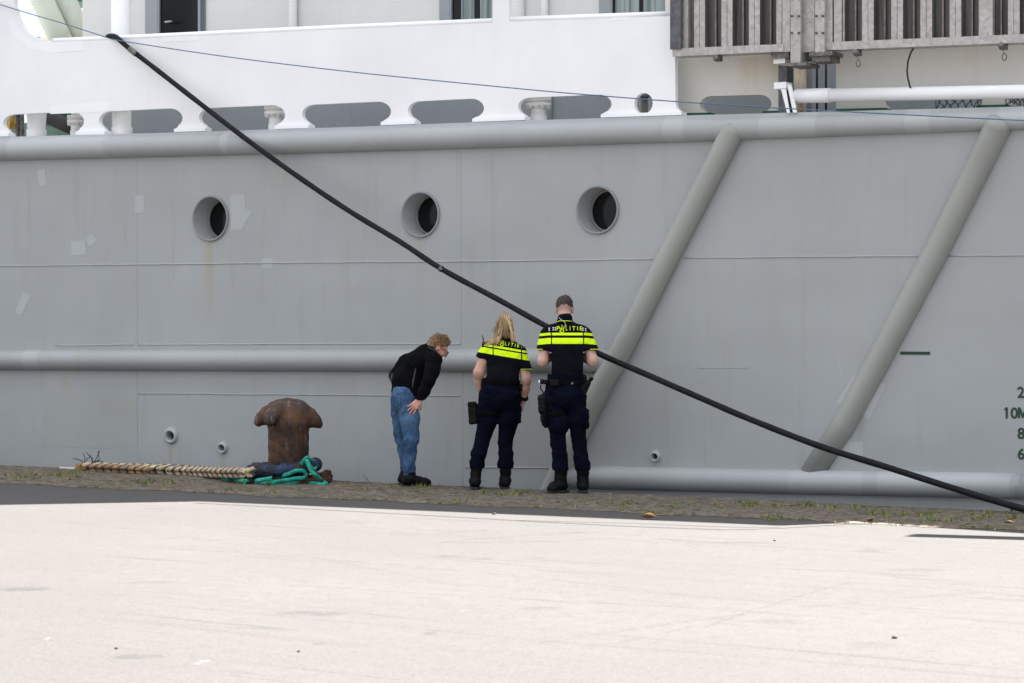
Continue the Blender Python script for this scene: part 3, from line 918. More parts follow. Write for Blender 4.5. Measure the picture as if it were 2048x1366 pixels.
bar(1340, 1361, 97, T0 - .06, T0 + .2, 'side_post', M_gun)
bar(1362, 1376, 97, T0, T0 + .1, 'frame_bar', M_galv)
bar(1566, 1580, 103, T0 - .02, T0 + .1, 'frame_bar', M_galv)
bar(1581, 1601, 126, T0 - .07, T0 + .08, 'channel_post', M_galv, True)
bar(1602, 1629, 103, T0, T0 + .12, 'frame_bar', M_galv)
bar(1630, 1649, 106, T0 - .06, T0 + .08, 'channel_post', M_galv, True)
bar(1650, 1664.5, 100, T0 - .01, T0 + .1, 'frame_bar', M_galv)
bar(1668, 1683, 86, T0 + .0, T0 + .1, 'frame_bar', M_galv)
bar(1666, 1668, 86, T0 + .06, T0 + .1, 'gap_strip', M_dark)  # black strip put in for the shade of the open gap
def corrug(x_first, x_last, period, first_bright, zb0, zb1):
    """x in pixels: bright fronts and deep dark troughs with a rib"""
    mb = MB()
    sa, sb = spt(x_first, 90).x, spt(x_last, 90).x
    P = []
    x = first_bright
    br = .40 * period
    while x < x_last:
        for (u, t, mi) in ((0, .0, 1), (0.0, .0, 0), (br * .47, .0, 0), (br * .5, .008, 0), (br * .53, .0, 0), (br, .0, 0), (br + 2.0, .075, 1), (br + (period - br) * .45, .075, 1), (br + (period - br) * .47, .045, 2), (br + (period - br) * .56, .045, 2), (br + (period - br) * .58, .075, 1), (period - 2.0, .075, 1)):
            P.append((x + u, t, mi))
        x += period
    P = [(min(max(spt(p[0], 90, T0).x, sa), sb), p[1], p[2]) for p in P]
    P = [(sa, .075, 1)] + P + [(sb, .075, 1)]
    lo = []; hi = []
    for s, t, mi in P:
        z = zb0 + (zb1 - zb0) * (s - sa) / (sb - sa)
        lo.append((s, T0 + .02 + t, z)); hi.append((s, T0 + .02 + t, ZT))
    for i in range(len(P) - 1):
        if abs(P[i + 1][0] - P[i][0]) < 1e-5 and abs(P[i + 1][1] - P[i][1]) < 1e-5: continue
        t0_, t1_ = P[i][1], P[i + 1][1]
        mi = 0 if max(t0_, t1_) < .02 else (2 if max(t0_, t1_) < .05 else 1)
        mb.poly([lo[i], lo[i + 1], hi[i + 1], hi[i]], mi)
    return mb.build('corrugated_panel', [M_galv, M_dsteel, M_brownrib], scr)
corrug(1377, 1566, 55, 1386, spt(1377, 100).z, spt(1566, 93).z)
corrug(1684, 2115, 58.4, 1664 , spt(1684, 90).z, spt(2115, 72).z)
rail(1958, 0, 73, 1985, -5, 72, T0 - .005, T0 + .05, 'cover_plate')
# hanging lugs, some with a ring
def lug(px, py, ring):
    p = spt(px, py, T0); mb = MB()
    mb.box((p.x - .03, T0 - .0, p.z - .03), (p.x + .03, T0 + .06, p.z + .05)); mb.lathe((p.x, T0 - .03, p.z), (0, 1, 0), [(0, 0), (0, .03), (.05, .03)], 12)
    o = mb.build('lug', M_gun2, scr)
    if ring:
        mb = MB(); c = spt(px + 4, py + 22, T0)
        mb.tube([(c.x + .02 * math.cos(a), T0 - .005, c.z + .032 * math.sin(a)) for a in np.linspace(0, 6.28, 17)], .005, 6, cap=False)
        mb.tube([(p.x, T0, p.z - .02), (c.x, T0 - .004, c.z + .03)], .003, 5)
        mb.build('ring', M_gun, o)
lug(1434, 116, False); lug(1713, 105, True); lug(2005, 92, True)
def lump(x0, y0, x1, y1, t0, t1, m, name):
    a, b = spt(x0, y0, t0), spt(x1, y1, t0); return SB((a.x, t0, b.z), (b.x, t1, a.z), name, m)
lump(1541, 105, 1577, 115, T0, T0 + .2, M_gun2, 'foot_bracket'); lump(1618, 105, 1664, 110, T0 - .06, T0 + .2, M_gun2, 'foot_bracket')
lump(1624, 110.3, 1660, 122, T0 - .03, T0 + .2, M_gun2, 'foot_bracket'); lump(1575, 126.3, 1613, 130, T0 - .1, T0 + .2, M_gun2, 'foot_plate')
lump(1547, 117, 1570, 126, T0 + .02, T0 + .3, M_cream, 'rest_block'); lump(1600, 103.5, 1630, 118, T0 + .06, T0 + .2, M_gun, 'foot_bracket')
mb = MB(); mb.tube([spt(x, y, T0 + .1) for x, y in ((1831, 92), (1822, 104), (1816, 122), (1814, 142), (1816, 158), (1821, 176))], .009, 8); mb.build('loose_cable', M_dark, scr)

# safety net behind the white pipe
net = empty('safety_net', O + RV * SX(1900, 205, .6), -ANG)
tag(net, 'small black mesh net bunched behind the white pipe at the right edge', 'net')
NS = Vector((SX(1900, 205, .6), 0, 0))
M_netc = simple('black_net_cord', (.012, .02, .022), .8)
for (xa, xb, ya, yb) in ((1872, 1962, 192, 216), (2012, 2060, 188, 210)):
    mb = MB()
    for k in range(7):
        for sg in (1, -1):
            x = xa + (xb - xa) * k / 6
            P = []
            for j in range(7):
                yy = ya + (yb - ya) * j / 6
                P.append(ship_pt(min(max(x + sg * (yy - ya) * .7 + 2.2 * math.sin(j * 1.5 + k), xa), xb), yy + 2 * math.sin(k * 1.3), .22) - NS)
            mb.tube(P, .0045, 5)
    mb.build('mesh', M_netc, net)

# ------------------------------------------------------------------ quay, water
def quay(s, q, z=0.0): return E0 + RV * s - NV * q + Vector((0, 0, z))     # q metres inland of the edge
m = Mat('quay_asphalt', .9, 0, .3)
al = m.comb(m.x * .35, m.y * 3.2, 0.0)
n_big = m.noise(.35, 5, .6); n_str = m.noise(1.0, 6, .62, al, .6)
n_fine = m.noise(48, 4, .75); n_mid = m.noise(7, 5, .7)
c = m.mix(n_big.ss(.3, .7), (.0655, .0618, .0590), (.0795, .0750, .0716))
c = m.mix(n_mid.ss(.38, .66) * .6, c, (.063, .0605, .058))
c = m.mix(n_str.ss(.54, .74) * .55, c, (.046, .044, .043))
n_ty = m.noise(.55, 4, .5, m.comb(m.x * .12 + m.y * .05, m.y * 1.7, 3.0), 1.2)
c = m.mix((n_ty - .5).abs().ss(.012, .002) * n_big.ss(.40, .55) * .65, c, (.036, .035, .034))
sp = m.noise(3.1, 2, .5, m.comb(m.x * .5, m.y * 4.5, 1.7))
c = m.mix(sp.ss(.66, .74) * .5, c, (.05, .048, .047))
c = m.mix(n_fine.ss(.35, .7), c, m.mix(.55, c, (.103, .0985, .094)))
c = m.mix(m.noise(34, 4, .8).ss(.54, .66) * .75, c, (.040, .038, .037))
ca, sa = math.cos(ANG), math.sin(ANG)
wx = m.x * ca + m.y * sa; wy = m.x * (-sa) + m.y * ca + E0.y
for (px, py, hw, hh, k) in ((45, 1178, 60, 5, .55), (620, 1227, 75, 5, .5), (270, 1313, 62, 5, .55), (1080, 1217, 40, 4, .35), (900, 1112, 30, 3, .4), (960, 1118, 22, 2.5, .4), (1560, 1243, 60, 5, .3), (1740, 1290, 50, 6, .35), (860, 1267, 14, 3, .6), (640, 1288, 16, 3, .5), (1830, 1140, 70, 4, .3), (300, 1165, 60, 3, .25)):
    g0 = ground_pt(px, py); sx = hw / FPX * g0.y; sy = (ground_pt(px, py - hh).y - ground_pt(px, py + hh).y) / 2
    e = ((wx - g0.x) / sx).pow(2) + ((wy - g0.y) / sy).pow(2)
    c = m.mix(e.ss(1.6, .1) * n_mid.ss(.25, .6) * k, c, (.030, .029, .029))
for (p0, p1, bow, wd, k) in (((830, 1090), (1330, 1062), .25, .018, .7), ((850, 1084), (1250, 1074), -.2, .02, .7), ((0, 1030), (1000, 1190), .5, .03, .35), ((300, 1095), (1500, 1205), .3, .035, .35), ((1390, 1262), (1720, 1160), .1, .05, .35), ((1220, 1290), (1420, 1245), 0, .04, .3), ((560, 1050), (1250, 1078), .1, .02, .4), ((1000, 1300), (2048, 1180), .3, .05, .25), ((1500, 1100), (2048, 1150), .1, .03, .3)):
    a0, a1 = ground_pt(*p0), ground_pt(*p1)
    if abs(a1.x - a0.x) < .05: continue
    u = (wx - a0.x) / (a1.x - a0.x)
    yy = u * (a1.y - a0.y) + a0.y + u * (1 - u) * (4 * bow)
    ln = (wy - yy).abs().ss(wd, wd * .3) * u.ss(0, .12) * u.ss(1, .88)
    c = m.mix(ln * n_mid.ss(.36, .58) * k, c, (.032, .031, .031))
for (px, py, hw, hh) in ((410, 1322, 14, 3), (395, 1327, 10, 2), (95, 1277, 6, 3)):
    g0 = ground_pt(px, py); sx = hw / FPX * g0.y; sy = (ground_pt(px, py - hh).y - ground_pt(px, py + hh).y) / 2
    e = ((wx - g0.x) / sx).pow(2) + ((wy - g0.y) / sy).pow(2) + (n_fine - .5) * 1.6
    c = m.mix(e.ss(1.0, .5) * .8, c, (.115, .112, .108))
c = m.mix(m.noise(10, 9, .86).ss(.50, .66) * .45, c, (.045, .043, .0415))
c = m.mix(m.noise(16, 8, .85, m.comb(m.x, m.y, 7.0)).ss(.56, .70) * .5, c, (.115, .111, .107))
vw = X(m.nt, m.voro(7)); vc = m.noise(2.0, 2)
c = m.mix(vw.ss(.07, .04) * vc.ss(.60, .68), c, (.15, .145, .14))
vb = X(m.nt, m.voro(4.1, m.comb(m.x, m.y, 5.0)))
c = m.mix(vb.ss(.05, .03) * vc.ss(.50, .42), c, (.025, .022, .02))
m.color(c); m.bump(n_fine + n_mid * .6 + m.noise(240, 2) * .5, .5, .006)
M_asph = m.m
m = Mat('quay_edge_paving', .95, 0, .2)
n1 = m.noise(1.7, 6, .68); n2 = m.noise(12, 6, .75); n3 = m.noise(70, 3, .7)
c = m.mix(n2.ss(.32, .68), (.075, .056, .041), (.25, .208, .165))
c = m.mix(n1.ss(.45, .7) * .6, c, (.16, .15, .14))
c = m.mix(m.noise(3.2, 5, .7, m.comb(m.x * .6, m.y * 1.6, 2.2)).ss(.52, .66) * .55, c, (.085, .1, .03))
chp = X(m.nt, m.voro(13, m.comb(m.x, m.y * .8, 0.0)))
c = m.mix(chp.ss(.10, .06) * n1.ss(.42, .55), c, (.42, .39, .34))
chd = X(m.nt, m.voro(6.5, m.comb(m.x, m.y, 3.0)))
c = m.mix(chd.ss(.16, .10) * n1.ss(.58, .46), c, (.05, .042, .035))
br_ = m.nt.nodes.new('ShaderNodeTexBrick'); br_.inputs['Scale'].default_value = 2.4; br_.inputs['Mortar Size'].default_value = .02
br_.inputs['Color1'].default_value = (1, 1, 1, 1); br_.inputs['Color2'].default_value = (.75, .75, .75, 1); br_.inputs['Mortar'].default_value = (.3, .3, .3, 1)
m.nt.links.new(m.comb(m.x, m.y + n1 * .1, 0.0), br_.inputs['Vector'])
mul = m.nt.nodes.new('ShaderNodeMix'); mul.data_type = 'RGBA'; mul.blend_type = 'MULTIPLY'; mul.inputs[0].default_value = .5
m.nt.links.new(c, mul.inputs[6]); m.nt.links.new(br_.outputs['Color'], mul.inputs[7])
m.color(mul.outputs[2]); m.bump(n2 + n3 * .4 + n1, .8, .02)
M_pave = m.m
M_conc = simple('quay_wall_concrete', (.2, .19, .17), .9, var=.3, vs=2, bs=20, bst=.5)
m = Mat('harbour_water', .06, 0, .5); m.color((.012, .022, .022)); m.bump(m.noise(1.2, 5, .6), .35, .15); M_water = m.m

go = empty('tmp', (0, 0, 0)); bpy.data.objects.remove(go)
def setting(name, mb, mt, loc=E0, rz=-ANG):
    o = mb.build(name, mt); o.location = loc; o.rotation_euler = (0, 0, rz); o['kind'] = 'structure'; return o
mb = MB()
mb.poly([(-900, -900, 0), (900, -900, 0), (900, 0, 0), (-900, 0, 0)])
setting('ground', mb, M_asph)
mb = MB(); mb.hexa([(-900, -2.5, -8), (900, -2.5, -8), (900, -.002, -8), (-900, -.002, -8)], [(-900, -2.5, -.012), (900, -2.5, -.012), (900, -.002, -.012), (-900, -.002, -.012)])
setting('quay_wall', mb, M_conc)
mb = MB(); mb.poly([(-1200, .0, -2.4), (1200, .0, -2.4), (1200, 1500, -2.4), (-1200, 1500, -2.4)])
setting('water', mb, M_water)
def strip_w(s): return float(np.interp(s, (-8, -3, 0, 5), (2.05, 1.9, 1.76, 1.56)))
mb = MB(); rows = []
ns = 520
for i in range(ns + 1):
    s = -16 + 26 * i / ns; w = strip_w(s) + .05 * math.sin(s * 3.1) + .04 * math.sin(s * 7.7 + 1) + random.uniform(-.02, .02)
    row = []
    for j, u in enumerate((-.004, 0, .03, .08, .2, .4, .6, .8, .95, 1.0)):
        z = .004 + .006 + random.uniform(0, .012) + .008 * math.sin(s * 2.3 + j)
        if j == 9: z = .003
        if j == 0: z = -.25
        if j == 1: z = .012 + random.uniform(0, .01)
        row.append(mb.vert((s, -u * w if j > 0 else .004, max(z, .003) if j else z)))
    rows.append(row)
for a, b in zip(rows, rows[1:]):
    for k in range(9): mb.face((a[k], a[k + 1], b[k + 1], b[k]), 0, k > 1)
pv = setting('pavement', mb, M_pave)
PAVZ = .018

# ---- weeds and grass in the joints
mb = MB()
def tuft(s, q, h, n, spread):
    for _ in range(n):
        a = random.uniform(0, 6.283); r = abs(random.gauss(0, spread))
        b = Vector((s + r * math.cos(a), -(q + r * math.sin(a) * .7), .006)); 
        hh = h * random.uniform(.4, 1.1); ln = Vector((random.gauss(0, .5), random.gauss(0, .5), 1)).normalized()
        wv = Vector((-math.sin(a), math.cos(a), 0)) * random.uniform(.003, .006)
        t1 = b + ln * hh * .6; t2 = b + ln * hh + Vector((random.gauss(0, .3), random.gauss(0, .3), -.25)) * hh * .4
        i = [mb.vert(p) for p in (b - wv, b + wv, t1 + wv * .7, t1 - wv * .7, t2)]
        mi = random.choice((0, 0, 1, 2))
        mb.face((i[0], i[1], i[2], i[3]), mi); mb.face((i[3], i[2], i[4]), mi)
def sq(px, py):
    g = ground_pt(px, py); return (g - E0).dot(RV), -(g - E0).dot(NV)
for px, py, n, wpx in ((95, 955, 24, 90), (60, 962, 10, 40), (140, 957, 10, 30), (170, 953, 6, 30), (270, 967, 8, 30), (315, 970, 10, 40), (492, 975, 4, 10), (536, 978, 5, 10), (540, 987, 6, 50), (450, 982, 5, 40), (830, 979, 14, 60), (845, 983, 6, 30),
                     (930, 1006, 8, 60), (1005, 990, 10, 50), (1020, 994, 6, 30), (700, 985, 3, 60), (1090, 1000, 5, 40), (1210, 1008, 5, 50), (1520, 1014, 8, 40), (1605, 1014, 8, 16), (1665, 1020, 6, 14), (1712, 1022, 8, 14), (1770, 1030, 12, 40), (1555, 1038, 6, 16), (1850, 1034, 14, 80), (1990, 1040, 14, 50), (1940, 1030, 6, 40), (1400, 1020, 4, 60), (1320, 1012, 4, 60), (1650, 1030, 5, 40), (1870, 1046, 6, 40), (1480, 1006, 4, 20)):
    for _ in range(n):
        s, q = sq(px + random.uniform(-wpx, wpx), py + random.uniform(-4, 4))
        if .03 < q < strip_w(s) + .1: tuft(s, q, random.uniform(.03, .085), random.randint(6, 16), .035)
for _ in range(420):
    s = random.uniform(-9, 6.5); q = random.uniform(.1, strip_w(s)); tuft(s, q, random.uniform(.012, .04), random.randint(3, 8), .04)
for _ in range(110):
    s = random.uniform(-9, 6.5); tuft(s, strip_w(s) + random.uniform(-.15, .1), random.uniform(.012, .04), random.randint(3, 8), .05)
g = mb.build('grass', [simple('grass_blade', (.125, .165, .03), .6, var=.3, vs=8), simple('grass_blade_yellow', (.28, .27, .06), .6, var=.3, vs=8), simple('grass_blade_dark', (.07, .10, .022), .6, var=.3, vs=8)])
g.location = E0; g.rotation_euler = (0, 0, -ANG); g['kind'] = 'stuff'
g['label'] = 'short green weeds and grass growing in the joints along the quay edge'

def weed(px, py, h, n, label, col, lean):
    g_ = ground_pt(px, py); o = empty('weed', (g_.x, g_.y, .01)); tag(o, label, 'weed')
    mb = MB()
    for k in range(n):
        a = random.uniform(0, 6.28); hh = h * random.uniform(.6, 1)
        P = [Vector((0, 0, 0))]
        d = Vector((math.cos(a) * .4 + lean, math.sin(a) * .3, 1)).normalized()
        for j in range(5): P.append(P[-1] + d * hh / 5); d = (d + Vector((random.gauss(0, .25), random.gauss(0, .2), random.gauss(0, .1)))).normalized()
        mb.tube(P, [.0032, .003, .0026, .0022, .002, .0015], 5)
        for p in P[2:]:
            w = Vector((random.gauss(0, .012), random.gauss(0, .01), random.gauss(.006, .01)))
            mb.poly([p, p + w + Vector((0, 0, .004)), p + w * 2, p + w - Vector((0, 0, .004))])
    mb.build('stem', col, o)
weed(742, 972, .13, 1, 'single thin green weed stalk rising by the quay edge left of the bending man', simple('weed_green', (.05, .07, .025), .7), .0)

def leaf(px, py, size, rz, label, col, fold=.3):
    g_ = ground_pt(px, py, .02); o = empty('dry_leaf', (g_.x, g_.y, .014), rz); tag(o, label, 'leaf')
    mb = MB(); n = 6; rows = []
    for i in range(n + 1):
        u = i / n; w = size * .34 * math.sin(math.pi * min(1, u * .95 + .03)); z = size * fold * (u - .5) ** 2 * 1.6
        rows.append([mb.vert((size * (u - .5), -w, z + w * .8)), mb.vert((size * (u - .5), 0, z)), mb.vert((size * (u - .5), w, z + w * .9))])
    for a, b in zip(rows, rows[1:]):
        for k in range(2): mb.face((a[k], b[k], b[k + 1], a[k + 1]), 0, True)
    mb.tube([(size * .48, 0, size * .2), (size * .7, .004, size * .25)], .002, 5)
    mb.build('blade', col, o)
lf = simple('dry_leaf_brown', (.32, .15, .06), .8, var=.3, vs=40)
leaf(1740, 1040, .07, .4, 'orange brown curled dry leaf lying on the paving near the right sunlit edge', lf)
leaf(1297, 1034, .13, -.3, 'flat dry brown leaf on the shaded asphalt right of the tall officer', simple('dry_leaf_tan', (.42, .24, .11), .8, var=.3, vs=40), .15)
leaf(2018, 1045, .075, -.5, 'pale straw coloured dry leaf among grass at the far right paving', simple('dry_leaf_straw', (.55, .36, .2), .8, var=.3, vs=40), .1)
leaf(138, 958, .06, .9, 'small orange leaf on the weedy paving below the frayed rope end', simple('dry_leaf_orange', (.5, .25, .08), .8), .2)

def pebble(px, py, r, label, col):
    g_ = ground_pt(px, py); s = SDF(); s.ell((0, 0, r * .5), (r, r * .8, r * .6)); s.ell((r * .4, r * .2, r * .5), (r * .6, r * .6, r * .5), k=.01)
    o = s.mesh('pebble', r / 5, col, None, lambda x, y, z: r * .08 * np.sin(x * 3 / r) * np.sin(y * 4 / r + 1) * np.sin(z * 5 / r))
    o.location = (g_.x, g_.y, 0); tag(o, label, 'pebble', 'small stones scattered on the sunlit asphalt')
ps = simple('dark_stone', (.05, .045, .04), .9)
pebble(1789, 1277, .014, 'brownish stone lying alone on sunlit asphalt at lower right', simple('brown_stone', (.10, .075, .06), .9))
pebble(232, 1298, .008, 'dark round stone on sunlit asphalt at lower left', ps)
pebble(597, 1304, .007, 'tiny dark stone on sunlit asphalt below the green rope', ps)
pebble(1549, 1082, .009, 'dark stone on sunlit asphalt near the shadow edge at right', ps)
pebble(988, 1029, .014, 'dark lump on the shaded asphalt behind the policewoman', ps)

# ------------------------------------------------------------------ ropes, hose, bollard
def smooth_path(P, step=.02):
    P = [Vector(p) for p in P]; Q = []
    E = [P[0] * 2 - P[1]] + P + [P[-1] * 2 - P[-2]]
    for i in range(1, len(E) - 2):
        a, b, c, d = E[i - 1:i + 3]; n = max(2, int((c - b).length / step))
        for j in range(n):
            t = j / n
            Q.append(.5 * ((2 * b) + (c - a) * t + (2 * a - 5 * b + 4 * c - d) * t * t + (3 * b - a - 3 * c + d) * t ** 3))
    Q.append(P[-1]); return Q
def frames(Q):
    u = Vector((0, 0, 1)); out = []; L = 0
    for i, p in enumerate(Q):
        t = (Q[min(i + 1, len(Q) - 1)] - Q[max(i - 1, 0)]).normalized()
        u = (u - t * u.dot(t)); u = u.normalized() if u.length > 1e-4 else t.orthogonal().normalized()
        if i: L += (p - Q[i - 1]).length
        out.append((p, t, u, t.cross(u).normalized(), L))
    return out
def laid_rope(mb, P, R, pitch, mi=0, n=8, step=None):
    F = frames(smooth_path(P, step or pitch / 9))
    for k in range(3):
        mb.tube([p + (u * math.cos(2 * math.pi * (L / pitch + k / 3)) + w * math.sin(2 * math.pi * (L / pitch + k / 3))) * R * .56 for p, t, u, w, L in F], R * .46, n, mi)
def plait(mb, P, Wd, H, pitch, mis, step=None):
    F = frames(smooth_path(P, step or pitch / 14))
    n = len(mis)
    for k in range(n):
        ph = k / n
        mb.tube([p + (u * .85 + w * .5) * (Wd * math.sin(2 * math.pi * (L / pitch + ph))) + (w * .85 - u * .5) * (H * math.sin(4 * math.pi * (L / pitch + ph))) for p, t, u, w, L in F], Wd * .36, 8, mis[k])

M_rub = Mat('black_rubber', .7, 0, .22); M_rub.color(M_rub.mix(M_rub.noise(14, 4).ss(.4, .75), (.005, .005, .007), (.012, .012, .015))); M_rub.bump(M_rub.noise(120, 3), .2, .003); M_rub = M_rub.m
M_clamp = simple('clamp_steel', (.16, .15, .14), .4, .6, .3, 40)
HP = [(190, 112, .16), (204, 86, .13), (213, 75.5, .05), (222, 71.5, -.0), (232, 74, -.06), (248, 88, -.09), (266, 103, -.1), (300, 129, -.11), (400, 207, -.17), (500, 284, -.22), (600, 356, -.28), (700, 423, -.33), (800, 483.5, -.39), (885, 539, -.44), (1000, 601, -.5), (1090, 651, -.55), (1195, 706, -.61), (1300, 752, -.67),
      (1400, 795.5, -.72), (1500, 838.5, -.77), (1640, 892.5, -.85), (1776, 935, -.93), (1921, 981, -1.01), (2048, 1018, -1.08), (2200, 1052, -1.2), (2400, 1078, -1.5)]
hp_ = [O + RV * q.x + NV * q.y + Vector((0, 0, q.z)) for q in (ship_pt(*h) for h in HP)]
hr = empty('mooring_hose', hp_[3]); tag(hr, 'long thick black rubber hose sagging from the white bulwark down to the quay', 'hose')
hb_ = hp_[3]
HQ = smooth_path([p - hb_ for p in hp_], .12)
mb = MB(); mb.tube(HQ, [.0285 + .0009 * math.sin(i * 1.7) + random.uniform(-.0005, .0005) for i in range(len(HQ))], 14); mb.build('hose', M_rub, hr)
for px in (266, 888):
    k = min(range(len(HQ)), key=lambda i: abs(1024 + FPX * (HQ[i] + hb_).x / (HQ[i] + hb_).y - px))
    d = (HQ[k + 1] - HQ[k - 1]).normalized(); mb = MB()
    for o_ in ((-.05, .05) if px < 300 else (-.02,)):
        mb.lathe(HQ[k] + d * o_, d, [(-.009, .028), (-.009, .0335), (.009, .0335), (.009, .028)], 18)
        q = HQ[k] + d * o_; mb.box(q + Vector((-.012, -.055, -.012)), q + Vector((.012, -.034, .012)))
    if px < 300: mb.lathe(HQ[k], d, [(-.045, .034), (.045, .034)], 14)
    mb.build('clamp', M_clamp, hr)

BL = [(-260, -78, -.1), (0, 9, -.04), (120, 45, -.03), (219, 76.5, -.004), (228, 78, -.07), (250, 83, -.14), (450, 113, -.17), (700, 143.5, -.22), (988, 172.5, -.28), (1151, 187.5, -.32), (1380, 205, -.36), (1629, 220, -.4), (2048, 241, -.5), (2300, 250, -.55)]
bp_ = [O + RV * q.x + NV * q.y + Vector((0, 0, q.z)) for q in (ship_pt(*h) for h in BL)]
mb = MB(); B0 = bp_[3]
mb.tube(smooth_path([p - B0 for p in bp_], .2), .0055, 8)
bl = mb.build('heaving_line', simple('blue_line', (.085, .14, .235), .7, var=.2, vs=30)); bl.location = B0
tag(bl, 'thin blue line stretched along the white bulwark above the fender', 'line')

# bollard
m = Mat('rusty_cast_iron', .75, .15)
n1 = m.noise(5, 7, .7); n2 = m.noise(1, 6, .7, m.comb(m.x * 16, m.y * 16, m.z * 2.0)); n3 = m.noise(45, 4, .7); n4 = m.noise(2.6, 4)
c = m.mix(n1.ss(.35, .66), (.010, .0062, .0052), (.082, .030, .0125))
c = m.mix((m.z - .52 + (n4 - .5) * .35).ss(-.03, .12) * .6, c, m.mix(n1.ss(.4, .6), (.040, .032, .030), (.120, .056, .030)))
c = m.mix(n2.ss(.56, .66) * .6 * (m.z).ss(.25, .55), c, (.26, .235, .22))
c = m.mix(n2.ss(.46, .38) * .55, c, (.12, .058, .018))
c = m.mix(n3.ss(.6, .75) * .45, c, (.02, .014, .012))
m.color(c); m.bump(n3 + n1 * 2, .9, .007); m.rough(n1 * .5 + .42); M_rust = m.m
bb = ground_pt(577, 966.5)
br = empty('bollard', (bb.x, bb.y, .012), 0); tag(br, 'rusty cast iron mooring bollard with drooping horns at the quay edge', 'bollard')
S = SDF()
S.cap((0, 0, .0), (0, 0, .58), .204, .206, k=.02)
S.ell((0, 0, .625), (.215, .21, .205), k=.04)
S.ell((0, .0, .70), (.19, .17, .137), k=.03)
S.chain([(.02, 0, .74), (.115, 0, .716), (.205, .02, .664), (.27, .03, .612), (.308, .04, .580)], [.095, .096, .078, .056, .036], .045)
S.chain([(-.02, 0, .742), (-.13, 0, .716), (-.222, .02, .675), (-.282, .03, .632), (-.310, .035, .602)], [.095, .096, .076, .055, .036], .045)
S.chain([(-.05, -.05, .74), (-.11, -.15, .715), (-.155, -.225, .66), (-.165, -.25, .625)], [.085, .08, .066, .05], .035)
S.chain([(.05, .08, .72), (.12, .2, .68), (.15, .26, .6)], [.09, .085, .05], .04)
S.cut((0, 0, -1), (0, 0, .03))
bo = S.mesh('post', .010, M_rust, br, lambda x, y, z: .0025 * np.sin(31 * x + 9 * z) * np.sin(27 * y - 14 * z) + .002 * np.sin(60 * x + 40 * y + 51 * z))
mb = MB()
o_ = [(-.43, -.24), (-.36, -.30), (.36, -.30), (.43, -.24), (.43, .2), (.36, .26), (-.36, .26), (-.43, .2)]
a = [mb.vert((x, y, -.01)) for x, y in o_]; b = [mb.vert((x, y, .045)) for x, y in o_]; c2 = [mb.vert((x * .97, y * .96, .058)) for x, y in o_]
for q0, q1 in ((a, b), (b, c2)):
    for k in range(8): mb.face((q0[k], q0[(k + 1) % 8], q1[(k + 1) % 8], q1[k]))
mb.face(c2)
bp = mb.build('base_plate', M_rust, br)
for (x, y) in ((.375, -.2), (.385, .1), (-.375, -.2), (-.37, .12), (.30, -.24), (-.2, -.26)):
    mb = MB(); mb.lathe((x, y, .05), (0, 0, 1), [(0, .058), (.018, .058), (.02, .045), (.06, .042), (.068, .02), (.068, 0)], 6, smooth=False); mb.build('nut', M_rust, bp)

# braided hawsers and their blue chafe sleeve round the bollard
M_hemp = simple('cream_rope_fibre', (.52, .41, .26), .9, var=.35, vs=14, bs=160, bst=.7, bd=.006)
M_hempd = simple('dark_rope_fibre', (.075, .072, .085), .9, var=.5, vs=16, bs=160, bst=.7, bd=.006)
M_hempo = simple('stained_rope_fibre', (.36, .22, .10), .9, var=.4, vs=12, bs=160, bst=.7, bd=.006)
m = Mat('blue_chafe_sleeve', .6)
n1 = m.noise(9, 4, .6, None, 1.0)
m.color(m.mix(n1.ss(.44, .54), (.009, .009, .012), (.007, .022, .075))); m.bump(n1 * 2 + m.noise(40, 3), .8, .02); M_sleeve = m.m
hw = empty('mooring_hawser', quay(sq(430, 950)[0], .12)); tag(hw, 'cream and dark braided mooring hawser along the quay edge with blue sleeve round the bollard', 'hawser')
H0 = Vector(hw.location)
BV = Vector(br.location)
bl_ = lambda x, y, z: BV + Vector((x, y, z))
s_end = sq(150, 945)[0]; s_mid = sq(330, 950)[0]
P1 = [quay(s_end + .0, .16, .05), quay(s_end + .3, .13, .055), quay(s_end + .7, .16, .06), quay(s_mid, .20, .062), quay(sq(430, 950)[0], .26, .062), bl_(-.42, -.28, .11), bl_(-.30, -.30, .135)]
P2 = [quay(s_end + .5, .03, .055), quay(s_end + .9, .05, .06), quay(s_mid, .07, .064), quay(sq(430, 950)[0], .11, .066), bl_(-.45, -.12, .10), bl_(-.30, -.19, .14)]
nsp = sq(330, 950)[0]
mb = MB(); plait(mb, [p - H0 for p in P1], .040, .024, .25, (0, 0, 1, 0, 0, 1)); mb.build('rope', [M_hemp, M_hempd], hw)
mb = MB(); plait(mb, [p - H0 for p in P2], .040, .024, .24, (1, 0, 1, 1, 0, 1)); mb.build('rope', [M_hemp, M_hempd], hw)
mb = MB(); P3 = [quay(s_end - .1, .15, .045), quay(s_end + .35, .20, .05), quay(s_end + .85, .235, .05), quay(s_mid - .05, .275, .045)]
plait(mb, [p - H0 for p in P3], .037, .022, .24, (0, 0, 1, 0, 0, 1)); mb.build('rope', [M_hempo, M_hempd], hw)
P4 = [bl_(-.335, -.27, .14), bl_(-.25, -.285, .142), bl_(-.1, -.29, .13), bl_(.08, -.275, .145), bl_(.2, -.19, .165), bl_(.262, -.06, .18), bl_(.26, .08, .17), bl_(.18, .21, .15), bl_(0, .275, .14), bl_(-.19, .21, .13), bl_(-.3, .05, .12), bl_(-.37, -.1, .115)]
Q = smooth_path([p - H0 for p in P4], .02)
mb = MB(); mb.tube(Q, [.066 + .006 * math.sin(i * .9) + random.uniform(-.003, .003) + (.006 if i < 9 else 0) for i in range(len(Q))], 16); mb.build('chafe_sleeve', M_sleeve, hw)
mb = MB()       # frayed end
e0 = quay(s_end + .05, .155, .05) - H0
